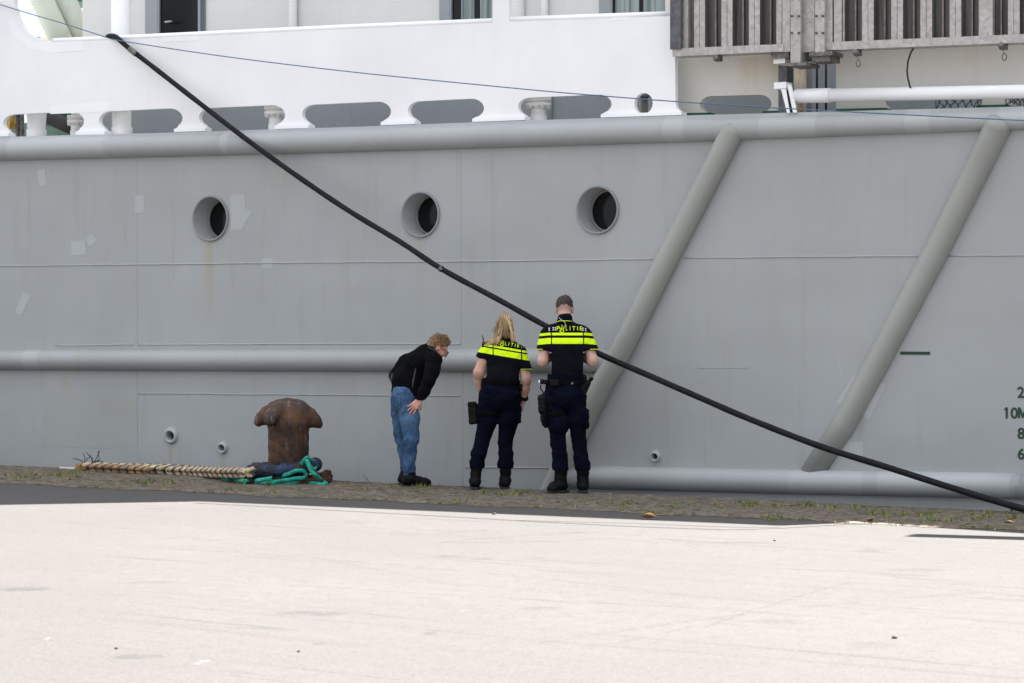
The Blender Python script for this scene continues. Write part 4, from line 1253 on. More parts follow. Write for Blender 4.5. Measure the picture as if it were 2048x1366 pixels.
for _ in range(70):
    d = (-RV + Vector((random.gauss(0, .25), random.gauss(0, .35), random.gauss(.0, .22)))).normalized(); P = [e0 + Vector((random.gauss(0, .015), random.gauss(0, .02), random.gauss(0, .015)))]
    for j in range(4): P.append(P[-1] + d * random.uniform(.02, .05)); d = (d + Vector((random.gauss(0, .2), random.gauss(0, .2), -.12))).normalized(); P[-1].z = max(P[-1].z, .018)
    mb.tube(P, [.004, .004, .003, .003, .002], 4)
mb.build('frayed_end', M_hempo, hw)
mb = MB()
for _ in range(9):
    P = [quay(s_end + random.uniform(-.1, .12), .12, .07) - H0]; d = Vector((random.gauss(.1, .6), random.gauss(0, .2), random.uniform(.1, .8))).normalized()
    for j in range(4): P.append(P[-1] + d * .045); d = (d + Vector((random.gauss(0, .5), 0, random.gauss(-.1, .3)))).normalized()
    mb.tube(P, .004, 4)
mb.build('loose_twine', M_rub, hw)
mb = MB(); P = [quay(s_end - .42, .1, .022), quay(s_end - .25, .14, .026), quay(s_end - .1, .15, .03), quay(s_end + .1, .15, .04)]
laid_rope(mb, [p - H0 for p in P], .016, .06); mb.build('rope_tail', simple('pale_twine', (.55, .5, .42), .9), hw)

# green rope bights
M_grn = simple('green_polypropylene', (.012, .30, .225), .55, var=.35, vs=14, bs=220, bst=.6, bd=.004)
def gz(x, y, z): return ground_pt(420 + x / 6.208, 780 + y / 6.208, z)
def gd(x, y, dy): p = bl_(0, dy, 0); return depth_pt(420 + x / 6.208, 780 + y / 6.208, p.y)
G = [gd(1130, 940, -.26), gd(1160, 880, -.33), gd(1205, 842, -.34), gd(1240, 870, -.22), gd(1300, 900, -.12), gd(1310, 955, -.16), gd(1285, 990, -.24), gd(1250, 960, -.34), gd(1215, 905, -.38), gd(1205, 880, -.39), gd(1240, 980, -.40), gd(1310, 1055, -.44), gz(1395, 1130, .04), gz(1442, 1166, .022), gz(1400, 1176, .022), gz(1300, 1160, .022), gz(1150, 1150, .024), gz(1050, 1160, .022), gz(900, 1168, .022), gz(750, 1163, .022), gz(610, 1165, .022), gz(585, 1150, .03), gz(640, 1138, .022),
     gz(760, 1142, .05), gz(900, 1128, .055), gd(1060, 1098, -.38), gd(1160, 1088, -.36), gd(1192, 1052, -.35), gd(1165, 1012, -.36), gd(1080, 1002, -.38), gd(960, 1046, -.40), gz(820, 1095, .06), gz(650, 1108, .045), gz(500, 1112, .03), gz(350, 1095, .03), gz(240, 1068, .026), gz(160, 1055, .022), gz(142, 1085, .022), gz(200, 1112, .022), gz(320, 1118, .022), gz(430, 1128, .05), gz(540, 1140, .022), gz(600, 1122, .06), gz(760, 1096, .09)]
gr = empty('green_rope', G[14]); tag(gr, 'turquoise green twisted rope lying in loops at the foot of the rusty bollard', 'rope')
G0 = Vector(G[14])
mb = MB(); laid_rope(mb, [p - G0 for p in G], .0215, .085); mb.build('rope', M_grn, gr)
mb = MB(); q = gz(312, 1098, .03) - G0
mb.tube([q + Vector((.004, .03 * math.cos(a), .03 * math.sin(a))) for a in np.linspace(0, 6.28, 13)], .005, 6, cap=False); mb.build('whipping', M_white2, gr)

# ------------------------------------------------------------------ people
def skin_mat(name, a, b, fade=None):
    m = Mat(name, .55, 0, .35)
    n = m.noise(14, 4); n2 = m.noise(60, 3)
    c = m.mix(n.ss(.3, .7), a, b); c = m.mix(n2.ss(.6, .8) * .25, c, sc(a, .75))
    if fade: c = m.mix((m.z - fade[0]).ss(0, fade[1]) * .55, c, fade[2])
    m.color(c); m.bump(n2, .1, .003); return m.m
def cloth_mat(name, a, b, bs=260, rough=.95, bst=.35, spec=.12, sheen=.0):
    m = Mat(name, rough, 0, spec); n = m.noise(7, 5, .6)
    m.color(m.mix(n.ss(.3, .7), a, b)); m.bump(m.noise(bs, 2) * .3 + m.noise(26, 4), bst, .006)
    return m.m
M_skin = skin_mat('fair_skin', (.52, .30, .235), (.60, .375, .31))
M_skin2 = skin_mat('fair_skin_tan', (.46, .255, .195), (.54, .32, .255))
M_navy = cloth_mat('navy_trouser_cloth', (.0012, .0020, .0062), (.0032, .0048, .0130), 260, .95, .35, .06)
M_black = cloth_mat('black_webbing', (.0015, .0015, .002), (.0032, .0032, .004), 180, .85, .4, .07)
M_boot = cloth_mat('black_boot_leather', (.0015, .0015, .002), (.005, .005, .0056), 60, .6, .6, .13)
M_sole = simple('boot_sole_rubber', (.012, .012, .012), .8)
M_gear = cloth_mat('black_polymer', (.0018, .0018, .0022), (.004, .004, .0045), 90, .55, .2, .13)
M_yel = Mat('fluorescent_yellow_print', .7, 0, .2).color((.66, .92, .012)).m
M_wht = Mat('white_print', .7, 0, .2).color((.75, .75, .78)).m
M_knit = cloth_mat('black_knit_wool', (.002, .002, .0026), (.0045, .0045, .006), 210, 1, .5, .08)
M_greyp = cloth_mat('grey_knit_patch', (.05, .05, .058), (.085, .085, .095), 210, 1, .4, .08)
m = Mat('blue_denim', .95, 0, .15)
n1 = m.noise(3.2, 6, .55, None, .6); n2 = m.noise(1, 4, .6, m.comb(m.x * 60, m.y * 60, m.z * 14)); n3 = m.noise(24, 4, .65)
c = m.mix(n1.ss(.34, .68), (.022, .054, .118), (.072, .142, .25))
c = m.mix(n2.ss(.4, .7) * .35, c, (.11, .20, .33)); c = m.mix(n3.ss(.58, .74) * .35, c, (.012, .03, .075))
m.color(c); m.bump(n1 * 1.5 + n3 + n2 * .2, .5, .012); M_denim = m.m
def hair_mat(name, cols, sx=70, sz=6):
    m = Mat(name, .5, 0, .35)
    n = m.noise(1, 5, .65, m.comb(m.x * sx, m.y * sx, m.z * sz)); n2 = m.noise(12, 3)
    c = m.mix(n.ss(.36, .64), cols[0], cols[1]); c = m.mix(n2.ss(.55, .75) * .6, c, cols[2]); m.color(c); m.bump(n, .6, .008); return m.m
M_hairb = hair_mat('dark_brown_hair', ((.012, .0075, .0055), (.045, .027, .019), (.024, .015, .011)))
M_blond = hair_mat('blonde_hair', ((.36, .235, .11), (.72, .53, .31), (.56, .39, .19)))
M_blondd = hair_mat('dark_blonde_hair_roots', ((.20, .125, .065), (.40, .27, .145), (.3, .19, .10)))
M_sandy = hair_mat('sandy_brown_hair', ((.10, .052, .024), (.27, .155, .075), (.18, .10, .045)))
M_eye = Mat('eye_white', .2).color((.5, .5, .5)).m

def polo(name, bands, gaps, tilt=0., x0=0., sleeve=(0.17, .25), piping=()):
    """navy knit shirt with yellow bands (heights of its own axes) split by dark vertical gaps"""
    m = Mat(name, .95, 0, .12)
    n = m.noise(8, 4)
    c = m.mix(n.ss(.3, .7), (.0022, .0028, .0055), (.0042, .0052, .0095))
    ax = (m.x - x0).abs()
    z = m.z + (m.x - x0) * tilt + (ax - sleeve[0]).max(0) * sleeve[1]
    f = None
    for a, b in bands:
        g = (z - a).ss(-.0015, .0015) * (z - b).ss(.0015, -.0015)
        f = g if f is None else f.max(g)
    for gx in gaps: f = f * (m.x + (m.z - bands[0][0]) * 0.0 - gx).abs().gt(.0055)
    nf = m.noise(40, 3)
    c = m.mix(f, c, m.mix(nf.ss(.35, .7), (.58, .84, .010), (.70, .95, .02)))
    m.color(c); m.bump(m.noise(190, 2) * .4 + m.noise(22, 4), .3, .006)
    return m.m

def nrm(v): v = np.array(v, float); return v / np.linalg.norm(v)
def head_axes(fwd, roll=0.0):
    f = nrm(fwd); r = nrm(np.cross(f, (0, 0, 1))); u = np.cross(r, f)
    if roll:
        c, s_ = math.cos(roll), math.sin(roll); r, u = r * c + u * s_, u * c - r * s_
    return np.array([r, f, u])
def head_sdf(S, c, A, neck, rn=.056, s=1.0):
    c = np.array(c, float)
    P = lambda x, y, z: c + s * (A[0] * x + A[1] * y + A[2] * z)
    E = lambda p, r, k=.02, mode='u': S.ell(P(*p), np.array(r) * s, A, k, mode)
    E((0, -.012, .032), (.074, .094, .092), .02)
    E((0, .025, -.025), (.062, .072, .092), .03)
    E((0, .038, -.078), (.046, .05, .042), .025)
    E((0, .078, -.103), (.02, .018, .017), .015)
    S.cap(P(-.03, .088, .028), P(.03, .088, .028), .013 * s, k=.015)
    for sg in (-1, 1):
        E((sg * .03, .102, .008), (.016, .014, .011), .01, 's')
        E((sg * .03, .086, .008), (.0125, .0125, .011), .004)
        E((sg * .038, .07, -.028), (.022, .024, .024), .02)
        E((sg * .080, -.010, -.004), (.011, .025, .036), .006)
        E((sg * .090, -.004, .000), (.006, .011, .018), .005, 's')
    S.cap(P(0, .096, .012), P(0, .118, -.026), .009 * s, .014 * s, k=.01)
    for sg in (-1, 1): E((sg * .012, .104, -.032), (.009, .011, .008), .006)
    S.cap(P(-.018, .090, -.058), P(.018, .090, -.058), .0075 * s, k=.006)
    S.cap(P(-.014, .089, -.069), P(.014, .089, -.069), .0075 * s, k=.005)
    S.cap(P(0, -.035, -.05), neck, rn * s, rn * 1.08, k=.03)
    return P
def hand_sdf(S, w, d, n, thumb, s=1.0, curl=(.25, .3, .2), spread=.12, tc=.2):
    """palm, four fingers of different lengths bent towards n, thumb leaving the palm's side"""
    w = np.array(w, float); d = nrm(d); n = nrm(np.array(n, float) - d * np.dot(n, d)); t = nrm(np.array(thumb, float) - d * np.dot(thumb, d) - n * np.dot(thumb, n))
    offs = (.030, .0105, -.009, -.028); lens = (.070, .079, .073, .057)
    for i in range(4):
        kn = w + (d * (.088 - .006 * abs(i - 1)) + t * offs[i]) * s
        S.cap(w + (d * .012 + t * offs[i] * .55) * s, kn, .0155 * s, .0115 * s, .012)
        p = kn; dd = nrm(d + t * spread * (1.2 - .8 * i)); a = 0
        for j, (fr, r0, r1) in enumerate(((.45, .0098, .0088), (.31, .0088, .008), (.24, .008, .0066))):
            a += curl[j] * (1 + .12 * i); e = nrm(dd * math.cos(a) + n * math.sin(a)); q = p + e * lens[i] * fr * s
            S.cap(p, q, r0 * s, r1 * s, .004); p = q
    b = w + (d * .028 + t * .026) * s; e = nrm(d * .62 + t * .72 + n * tc)
    q = b + e * .042 * s; S.cap(w + (d * .012 + t * .012) * s, b, .015 * s, .0145 * s, .012); S.cap(b, q, .0135 * s, .0105 * s, .01)
    e = nrm(e + d * .5 + n * tc); S.cap(q, q + e * .03 * s, .0102 * s, .008 * s, .004)
def eyes(P, A, par, s=1.0):
    for sg in (-1, 1):
        mb = MB(); c = P(sg * .03, .088, .008); mb.lathe(c, A[1], [(-.011 * s, 0), (-.008 * s, .008 * s), (0, .0115 * s), (.008 * s, .008 * s), (.0115 * s, 0)], 12); mb.build('eye', M_eye, par)
def boot(root, an, toe, zt, w=.046, name='boot', mat=None, shaft=.062, ss=None, laces=True):
    """boot with shaft, toe box, heel and lugged sole; an: ankle centre on the ground plan, toe: tip on the ground plan"""
    an = np.array(an, float); toe = np.array(toe, float); d = toe - an; L = np.linalg.norm(d); d = d / L; r = np.array([d[1], -d[0]])
    P = lambda f, s_, z: np.array([an[0] + d[0] * f + r[0] * s_, an[1] + d[1] * f + r[1] * s_, z])
    S = SDF()
    tp = ss if ss is not None else (an[0], an[1])
    S.cap(P(-.03, 0, .065), P(.02, 0, .07), .05, .052, .02)
    S.cap(P(0, 0, .09), (tp[0], tp[1], zt), .052, shaft, .03)
    S.chain([P(.0, 0, .08), P(.07, 0, .06), P(L - .07, 0, .046), P(L - .045, 0, .042)], [.052, .047, .044, .04], .02)
    S.cap(P(L - .085, w * .25, .035), P(L - .06, -w * .2, .035), .038, .038, .02)
    S.cut((0, 0, -1), (0, 0, .012)); S.cut((0, 0, 1), (0, 0, zt + .01))
    g = random.uniform(0, 6)
    o = S.mesh(name, .008, mat or M_boot, root, lambda x, y, z: .0022 * np.sin(95 * z + 20 * x + g) * (z > .07) + .0015 * np.sin(70 * x + 45 * y + g))
    S = SDF(); S.chain([P(-.045, 0, .012), P(.02, 0, .012), P(.1, 0, .012), P(L - .05, 0, .014)], [.046, .044, .045, .044], .01)
    S.cut((0, 0, -1), (0, 0, 0)); S.cut((0, 0, 1), (0, 0, .024)); S.mesh('sole', .007, M_sole, o)
    if laces:
        mb = MB()
        for k in range(5):
            z = .1 + k * (zt - .13) / 5; f = .052 + .01 * (5 - k) / 5
            mb.tube([P(f - .012, -.028, z), P(f + .006, -.01, z + .006), P(f + .006, .01, z + .01), P(f - .012, .028, z + .014)], .0032, 5)
        mb.build('laces', M_black, o)
    return o
def project_text(root, obj, items, mats, name='lettering', off=.004):
    """lay flat shapes (x, z, faces, material) on the back of a garment: project along +y"""
    me = obj.data; bv = BVHTree.FromPolygons([v.co for v in me.vertices], [p.vertices for p in me.polygons])
    mb = MB()
    for V, F, mi in items:
        base = len(mb.v)
        for (x, z) in V:
            h = bv.ray_cast(Vector((x, -1.0, z)), Vector((0, 1, 0)))
            y = h[0].y if h[0] is not None else 0
            mb.vert((x, y - off, z))
        for f in F: mb.face([base + i for i in f], mi)
    return mb.build(name, mats, obj)
def place_text(s, x, z, capH, bold, tilt, wx=1.0, space=None):
    out = []; cx = x; ct, st = math.cos(tilt), math.sin(tilt)
    for ch in s:
        v, f = text_geo(ch, capH / .70, bold * capH)
        xs = [p[0] for p in v]; w = max(xs) - min(xs); mn = min(xs)
        out.append(([(cx + ((p[0] - mn) * wx) * ct + p[1] * st, z - (cx - x) * math.tan(tilt) - ((p[0] - mn) * wx) * st + p[1] * ct) for p in v], f, 0))
        cx += (w * wx + space) * ct
    return out
def quad2(x, z, w, h, mi, tilt=0.): return ([(x, z - 0), (x + w, z - w * math.tan(tilt)), (x + w, z + h - w * math.tan(tilt)), (x, z + h)], [(0, 1, 2, 3)], mi)
def emblem(x, z, R):
    """round book ring with three flame strokes rising from it"""
    it = []; n = 22
    V = []; F = []
    for k in range(n + 1):
        a = R_(-215 + 285 * k / n); V += [(x + R * .58 * math.cos(a), z + R * .58 * math.sin(a)), (x + R * math.cos(a), z + R * math.sin(a))]
    for k in range(n): F.append((2 * k, 2 * k + 1, 2 * k + 3, 2 * k + 2))
    it.append((V, F, 0))
    for (ox, oz, ln, an, w) in ((-.75, .9, 1.5, 100, .42), (-.1, .95, 1.9, 72, .42), (.55, .8, 1.7, 55, .42), (-.35, .3, .9, 75, .6)):
        a = R_(an); V = []; F = []
        for k in range(6):
            u = k / 5; ww = w * R * (1 - u * .55) * .5; bend = .35 * u * u
            px_ = x + R * (ox + ln * u * math.cos(a + bend)); pz_ = z + R * (oz + ln * u * math.sin(a + bend))
            V += [(px_ - ww * math.sin(a), pz_ + ww * math.cos(a)), (px_ + ww * math.sin(a), pz_ - ww * math.cos(a))]
        for k in range(5): F.append((2 * k, 2 * k + 1, 2 * k + 3, 2 * k + 2))
        it.append((V, F, 0))
    return it
def checks(x, z, s, cols, tilt=0.):
    it = []
    for c_ in range(cols):
        for r_ in range(2):
            it.append(quad2(x + c_ * s * 2.0, z + r_ * s * 1.9 - c_ * s * 2 * math.tan(tilt), s * 1.05, s * 1.05, 1, tilt))
    return it
def belt_ring(root, S0, z0, z1, name='belt', mat=None, n0=(0, 0, 1), h=.007):
    S0.cut(nrm(n0), (0, 0, z1) if not isinstance(z1, tuple) else z1); S0.cut(-nrm(n0), (0, 0, z0) if not isinstance(z0, tuple) else z0)
    return S0.mesh(name, h, mat or M_black, root)

# ================= tall policeman
def policeman():
    g = ground_pt(1130, 988); root = empty('person', (g.x, g.y, .012))
    tag(root, 'tall police officer with short dark hair, seen from behind, in navy uniform with yellow bands', 'person')
    A = head_axes((0.04, math.cos(R_(24)), -math.sin(R_(24))))
    S = SDF()
    P = head_sdf(S, (-.004, .055, 1.728), A, (0.0, .004, 1.60), .054)
    S.cap((0, .012, 1.60), (0, .02, 1.5), .05, .055, .03)
    S.cap((-.13, .005, 1.49), (.15, 0, 1.49), .05, k=.05); S.cap((0, .02, 1.45), (0, .01, 1.0), .08, .08, .05)
    S.chain([(-.17, 0, 1.5), (-.207, -.03, 1.262), (-.208, -.02, 1.245)], [.055, .048, .046], .03)
    S.chain([(-.208, -.015, 1.245), (-.16, .1, 1.275), (-.085, .235, 1.31)], [.05, .042, .029], .025)
    S.chain([(.19, 0, 1.49), (.256, -.03, 1.262), (.257, -.02, 1.245)], [.055, .049, .047], .03)
    S.chain([(.257, -.015, 1.245), (.20, .1, 1.275), (.105, .235, 1.31)], [.051, .043, .029], .025)
    hand_sdf(S, (-.085, .235, 1.31), (.75, .55, .25), (.3, -.6, .6), (0, .3, 1), 1., (.5, .5, .4))
    hand_sdf(S, (.105, .235, 1.31), (-.75, .55, .25), (-.3, -.6, .6), (0, .3, 1), 1., (.5, .5, .4))
    for sg, kx, ax_ in ((-1, -.066, -.045), (1, .137, .165)):
        S.chain([(sg * .07 + .01, 0, .95), (kx, 0, .47), (ax_, 0, .12)], [.07, .045, .03], .03)
    S.mesh('body', .0065, skin_mat('officer_skin', (.52, .31, .25), (.60, .385, .325), (1.695, .05, (.105, .07, .056))), root)
    eyes(P, A, root)
    # hair: longer on top, faded at the sides
    S = SDF(); c = P(0, -.012, .034)
    S.ell(c, (.0775, .0975, .097), A, .02); S.ell(P(.022, -.008, .058), (.054, .09, .076), A, .02); S.ell(P(-.022, -.008, .058), (.054, .09, .076), A, .02); S.ell(P(.012, .02, .108), (.045, .06, .034), A, .03); S.ell(P(.016, -.02, .124), (.02, .026, .022), A, .02)
    pn = A[2] * .92 - A[1] * .38; pp = float(np.dot(pn, P(0, -.07, .020)))
    S.mesh('hair', .0045, M_hairb, root, lambda x, y, z: .003 * np.sin(210 * x + 60 * y) * np.sin(150 * y + 90 * z) + .002 * np.sin(330 * x + 110 * z) + 2 * np.maximum(0, pp - (pn[0] * x + pn[1] * y + pn[2] * z) + .010 - 5.5 * (x + .004) ** 2 + .004 * np.sin(130 * x) + .004 * np.sin(290 * x + 2)))
    # short sleeved shirt and vest
    mt = polo('officer_polo_cloth', [(1.491, 1.515), (1.411, 1.466)], (-.130, .173), 0.0, .02, (.18, .10))
    S = SDF()
    S.cap((-.115, 0, 1.38), (.135, 0, 1.38), .128, k=.05, scl=(1, .95, 1)); S.cap((-.13, 0.0, 1.505), (.155, 0.0, 1.50), .075, k=.05)
    S.cap((0.005, -.008, 1.585), (-.13, 0, 1.525), .055, .062, .04); S.cap((0.01, -.008, 1.585), (.155, 0, 1.52), .055, .062, .04)
    S.cap((0, -.012, 1.56), (0.0, -.005, 1.645), .068, .07, .02)
    S.box((.008, -.005, 1.31), (.178, .128, .175), .075, k=.04)
    S.cap((-.165, -.005, 1.49), (-.205, -.022, 1.36), .076, .066, .03); S.cap((.185, -.005, 1.485), (.247, -.022, 1.36), .076, .066, .03)
    S.cap((-.05, 0, 1.15), (.065, 0, 1.15), .122, k=.02); S.cut((0, 0, -1), (0, 0, 1.108))
    # keep the sleeves open-ended at the hem, leave the trunk alone
    w = wrinkles(3, .006, 38, .8)
    def disp(x, y, z):
        d = w(x, y, z) * (1 - .6 * np.clip((.13 - np.abs(x - .02)) / .05, 0, 1) * (z > 1.4))
        hem = np.where((np.abs(x - .02) > .150) , 1.355 - z, -1)
        return d + np.maximum(hem, 0) * 3
    S.mesh_ = None
    sh = S.mesh('polo_shirt', .006, mt, root, disp)
    it = place_text('P', -.080, 1.538, .038, .012, 0, .85, .011) + place_text('LITIE', .004, 1.538, .038, .012, 0, .85, .0195)
    project_text(root, sh, it, [M_yel, M_wht])
    project_text(root, sh, emblem(-.032, 1.532, .021), [M_yel], 'emblem')
    project_text(root, sh, checks(-.118, 1.537, .010, 2) + checks(-.156, 1.533, .010, 1) + checks(.158 + .004, 1.535, .010, 1) + checks(.188, 1.53, .010, 1), [M_yel, M_wht], 'check_marks')
    # yellow piping at collar and sleeves
    mb = MB()
    mb.tube([(-.004 + .0735 * math.cos(a), -.014 + .074 * math.sin(a), 1.617 - .012 * math.cos(a * 1) * 0 + .012 * (math.sin(a) * -.9)) for a in np.linspace(R_(190), R_(350), 16)], .0032, 6); mb.build('collar_piping', M_yel, sh)
    for cx, cy, r in ((-.2055, -.022, .069), (.2475, -.022, .069)):
        mb = MB(); mb.tube([(cx + r * math.cos(a), cy + r * math.sin(a), 1.359 + .0) for a in np.linspace(0, 6.283, 25)], .0032, 6, cap=False); mb.build('sleeve_piping', M_yel, sh)
    S = SDF(); S.cap((-.002, -.014, 1.60), (-.004, -.006, 1.650), .0755, .0745, .01); S.cut((0, .25, 1), (0, -.08, 1.655)); S.cut((0, 0, -1), (0, 0, 1.598)); S.mesh('collar', .005, M_navy, sh)
    mb = MB(); mb.tube(smooth_path([(-.05, .02, 1.70), (-.058, -.03, 1.665), (-.04, -.075, 1.640), (-.008, -.096, 1.618), (.004, -.10, 1.596)], .01), .003, 6); mb.lathe((.004, -.098, 1.59), (0, 0, -1), [(0, .0), (0, .007), (.014, .007), (.014, 0)], 8); mb.build('earpiece_cord', Mat('clear_cord', .3).color((.55, .53, .5)).m, root)
    # trousers
    S = SDF()
    S.cap((-.055, 0, 1.035), (.07, 0, 1.035), .118, k=.04, scl=(1, .95, 1)); S.cap((-.05, 0, 1.11), (.065, 0, 1.11), .114, k=.03); S.cap((-.07, -.01, .92), (.08, -.01, .92), .125, k=.05, scl=(1, .98, 1)); S.ell((.0, -.06, .89), (.15, .09, .10), k=.05)
    S.chain([(-.08, 0, .88), (-.078, .0, .70), (-.064, .01, .47)], [.106, .090, .072], .02); S.chain([(-.064, .01, .47), (-.05, 0, .36), (-.042, 0, .235)], [.072, .072, .068], .02)
    S.chain([(.098, 0, .88), (.112, .0, .70), (.135, .01, .47)], [.106, .088, .068], .02); S.chain([(.135, .01, .47), (.152, 0, .34), (.166, 0, .235)], [.068, .068, .066], .02)
    S.cap((-.047, 0, .255), (-.044, 0, .235), .075, .073, .03); S.cap((.165, 0, .25), (.168, 0, .235), .074, .072, .03)
    S.box((-.185, .0, .70), (.018, .07, .085), .015, k=.02); S.box((.205, .0, .70), (.022, .075, .095), .015, k=.02)
    S.box((-.085, -.118, .955), (.06, .012, .03), .008, k=.01); S.box((.11, -.115, .955), (.06, .012, .03), .008, k=.01)
    S.cap((-.055, -.008, .67), (-.06, -.01, .645), .109, .107, .004); 
    S.cut((0, 0, 1), (0, 0, 1.125)); S.cut((0, 0, -1), (0, 0, .215))
    S.mesh('trousers', .007, M_navy, root, wrinkles(11, .014, 30, 1.0, 7))
    S = SDF(); S.cap((-.06, 0, 1.04), (.075, 0, 1.04), .127, k=.04, scl=(1, .95, 1)); belt_ring(root, S, 1.013, 1.062)
    mb = MB(); mb.lathe((.065, -.124, 1.037), (0, -1, 0), [(0, 0.012), (.006, .011), (.008, .006), (.008, 0)], 12); mb.build('stud', M_clamp, root)
    # kit on the belt: torch, holster with thigh strap, baton holder, pouch
    S = SDF(); S.cap((-.225, -.03, 1.052), (-.14, -.03, 1.048), .023, .021, .01); S.cap((-.13, -.02, 1.05), (-.13, -.02, 1.0), .028, .03, .02)
    to = S.mesh('torch', .005, M_gear, root); mb = MB(); mb.lathe((-.249, -.04, 1.052), (-1, -.35, 0), [(-.006, .017), (0, .014), (0, 0)], 14); mb.build('lens', Mat('torch_lens', .1).color((.8, .8, .8)).m, to)
    S = SDF()
    S.box((-.215, -.005, .835), (.034, .05, .07), .018, k=.01); S.cap((-.20, -.01, .90), (-.205, .0, .80), .042, .045, .02); S.cap((-.235, -.02, .90), (-.22, -.01, .84), .026, .03, .015)
    S.chain([(-.20, -.005, .80), (-.195, -.005, .70), (-.192, -.005, .655)], [.042, .034, .030], .02); S.box((-.16, -.0, .90), (.022, .04, .07), .01, k=.015)
    S.box((-.232, -.02, .80), (.014, .03, .045), .008, k=.008); S.box((-.17, -.0, .74), (.03, .03, .02), .008, k=.01)
    ho = S.mesh('holster', .0055, M_gear, root, lambda x, y, z: .0018 * np.sin(160 * z + 30 * x) * np.sin(90 * y))
    mb = MB(); mb.tube(smooth_path([(-.228, -.03, 1.02), (-.232, -.035, .99), (-.215, -.035, .965), (-.205, -.03, .94), (-.2, -.02, .91)], .01), .0055, 6); mb.tube(smooth_path([(-.18, -.03, 1.01), (-.185, -.035, .97), (-.2, -.03, .945)], .01), .005, 6); mb.build('lanyard', M_black, ho)
    S = SDF(); S.cap((-.0785, .0, .76), (-.078, .0, .70), .112, .108, .01); belt_ring(root, S, .715, .752, 'thigh_strap', n0=(.12, 0, 1))
    S = SDF(); S.cap((.165, -.04, .945), (.21, -.04, 1.035), .036, .032, .02); S.cap((.215, -.045, 1.035), (.245, -.05, 1.075), .016, .014, .01); S.ell((.248, -.05, 1.08), (.022, .02, .018), k=.008)
    S.cap((.18, -.03, 1.09), (.19, -.03, 1.03), .024, .022, .01); S.ell((.178, -.03, 1.098), (.024, .02, .026), k=.01); S.box((.16, -.04, .98), (.03, .05, .05), .012, k=.02)
    S.mesh('baton_holder', .0055, M_gear, root)
    S = SDF(); S.box((-.1, -.128, 1.045), (.045, .025, .032), .012); S.mesh('belt_pouch', .0055, M_gear, root)
    boot(root, (-.042, -.0), (-.17, -.085), .225, ss=(-.036, 0)); boot(root, (.170, .012), (.185, .27), .225, ss=(.168, .005))
policeman()

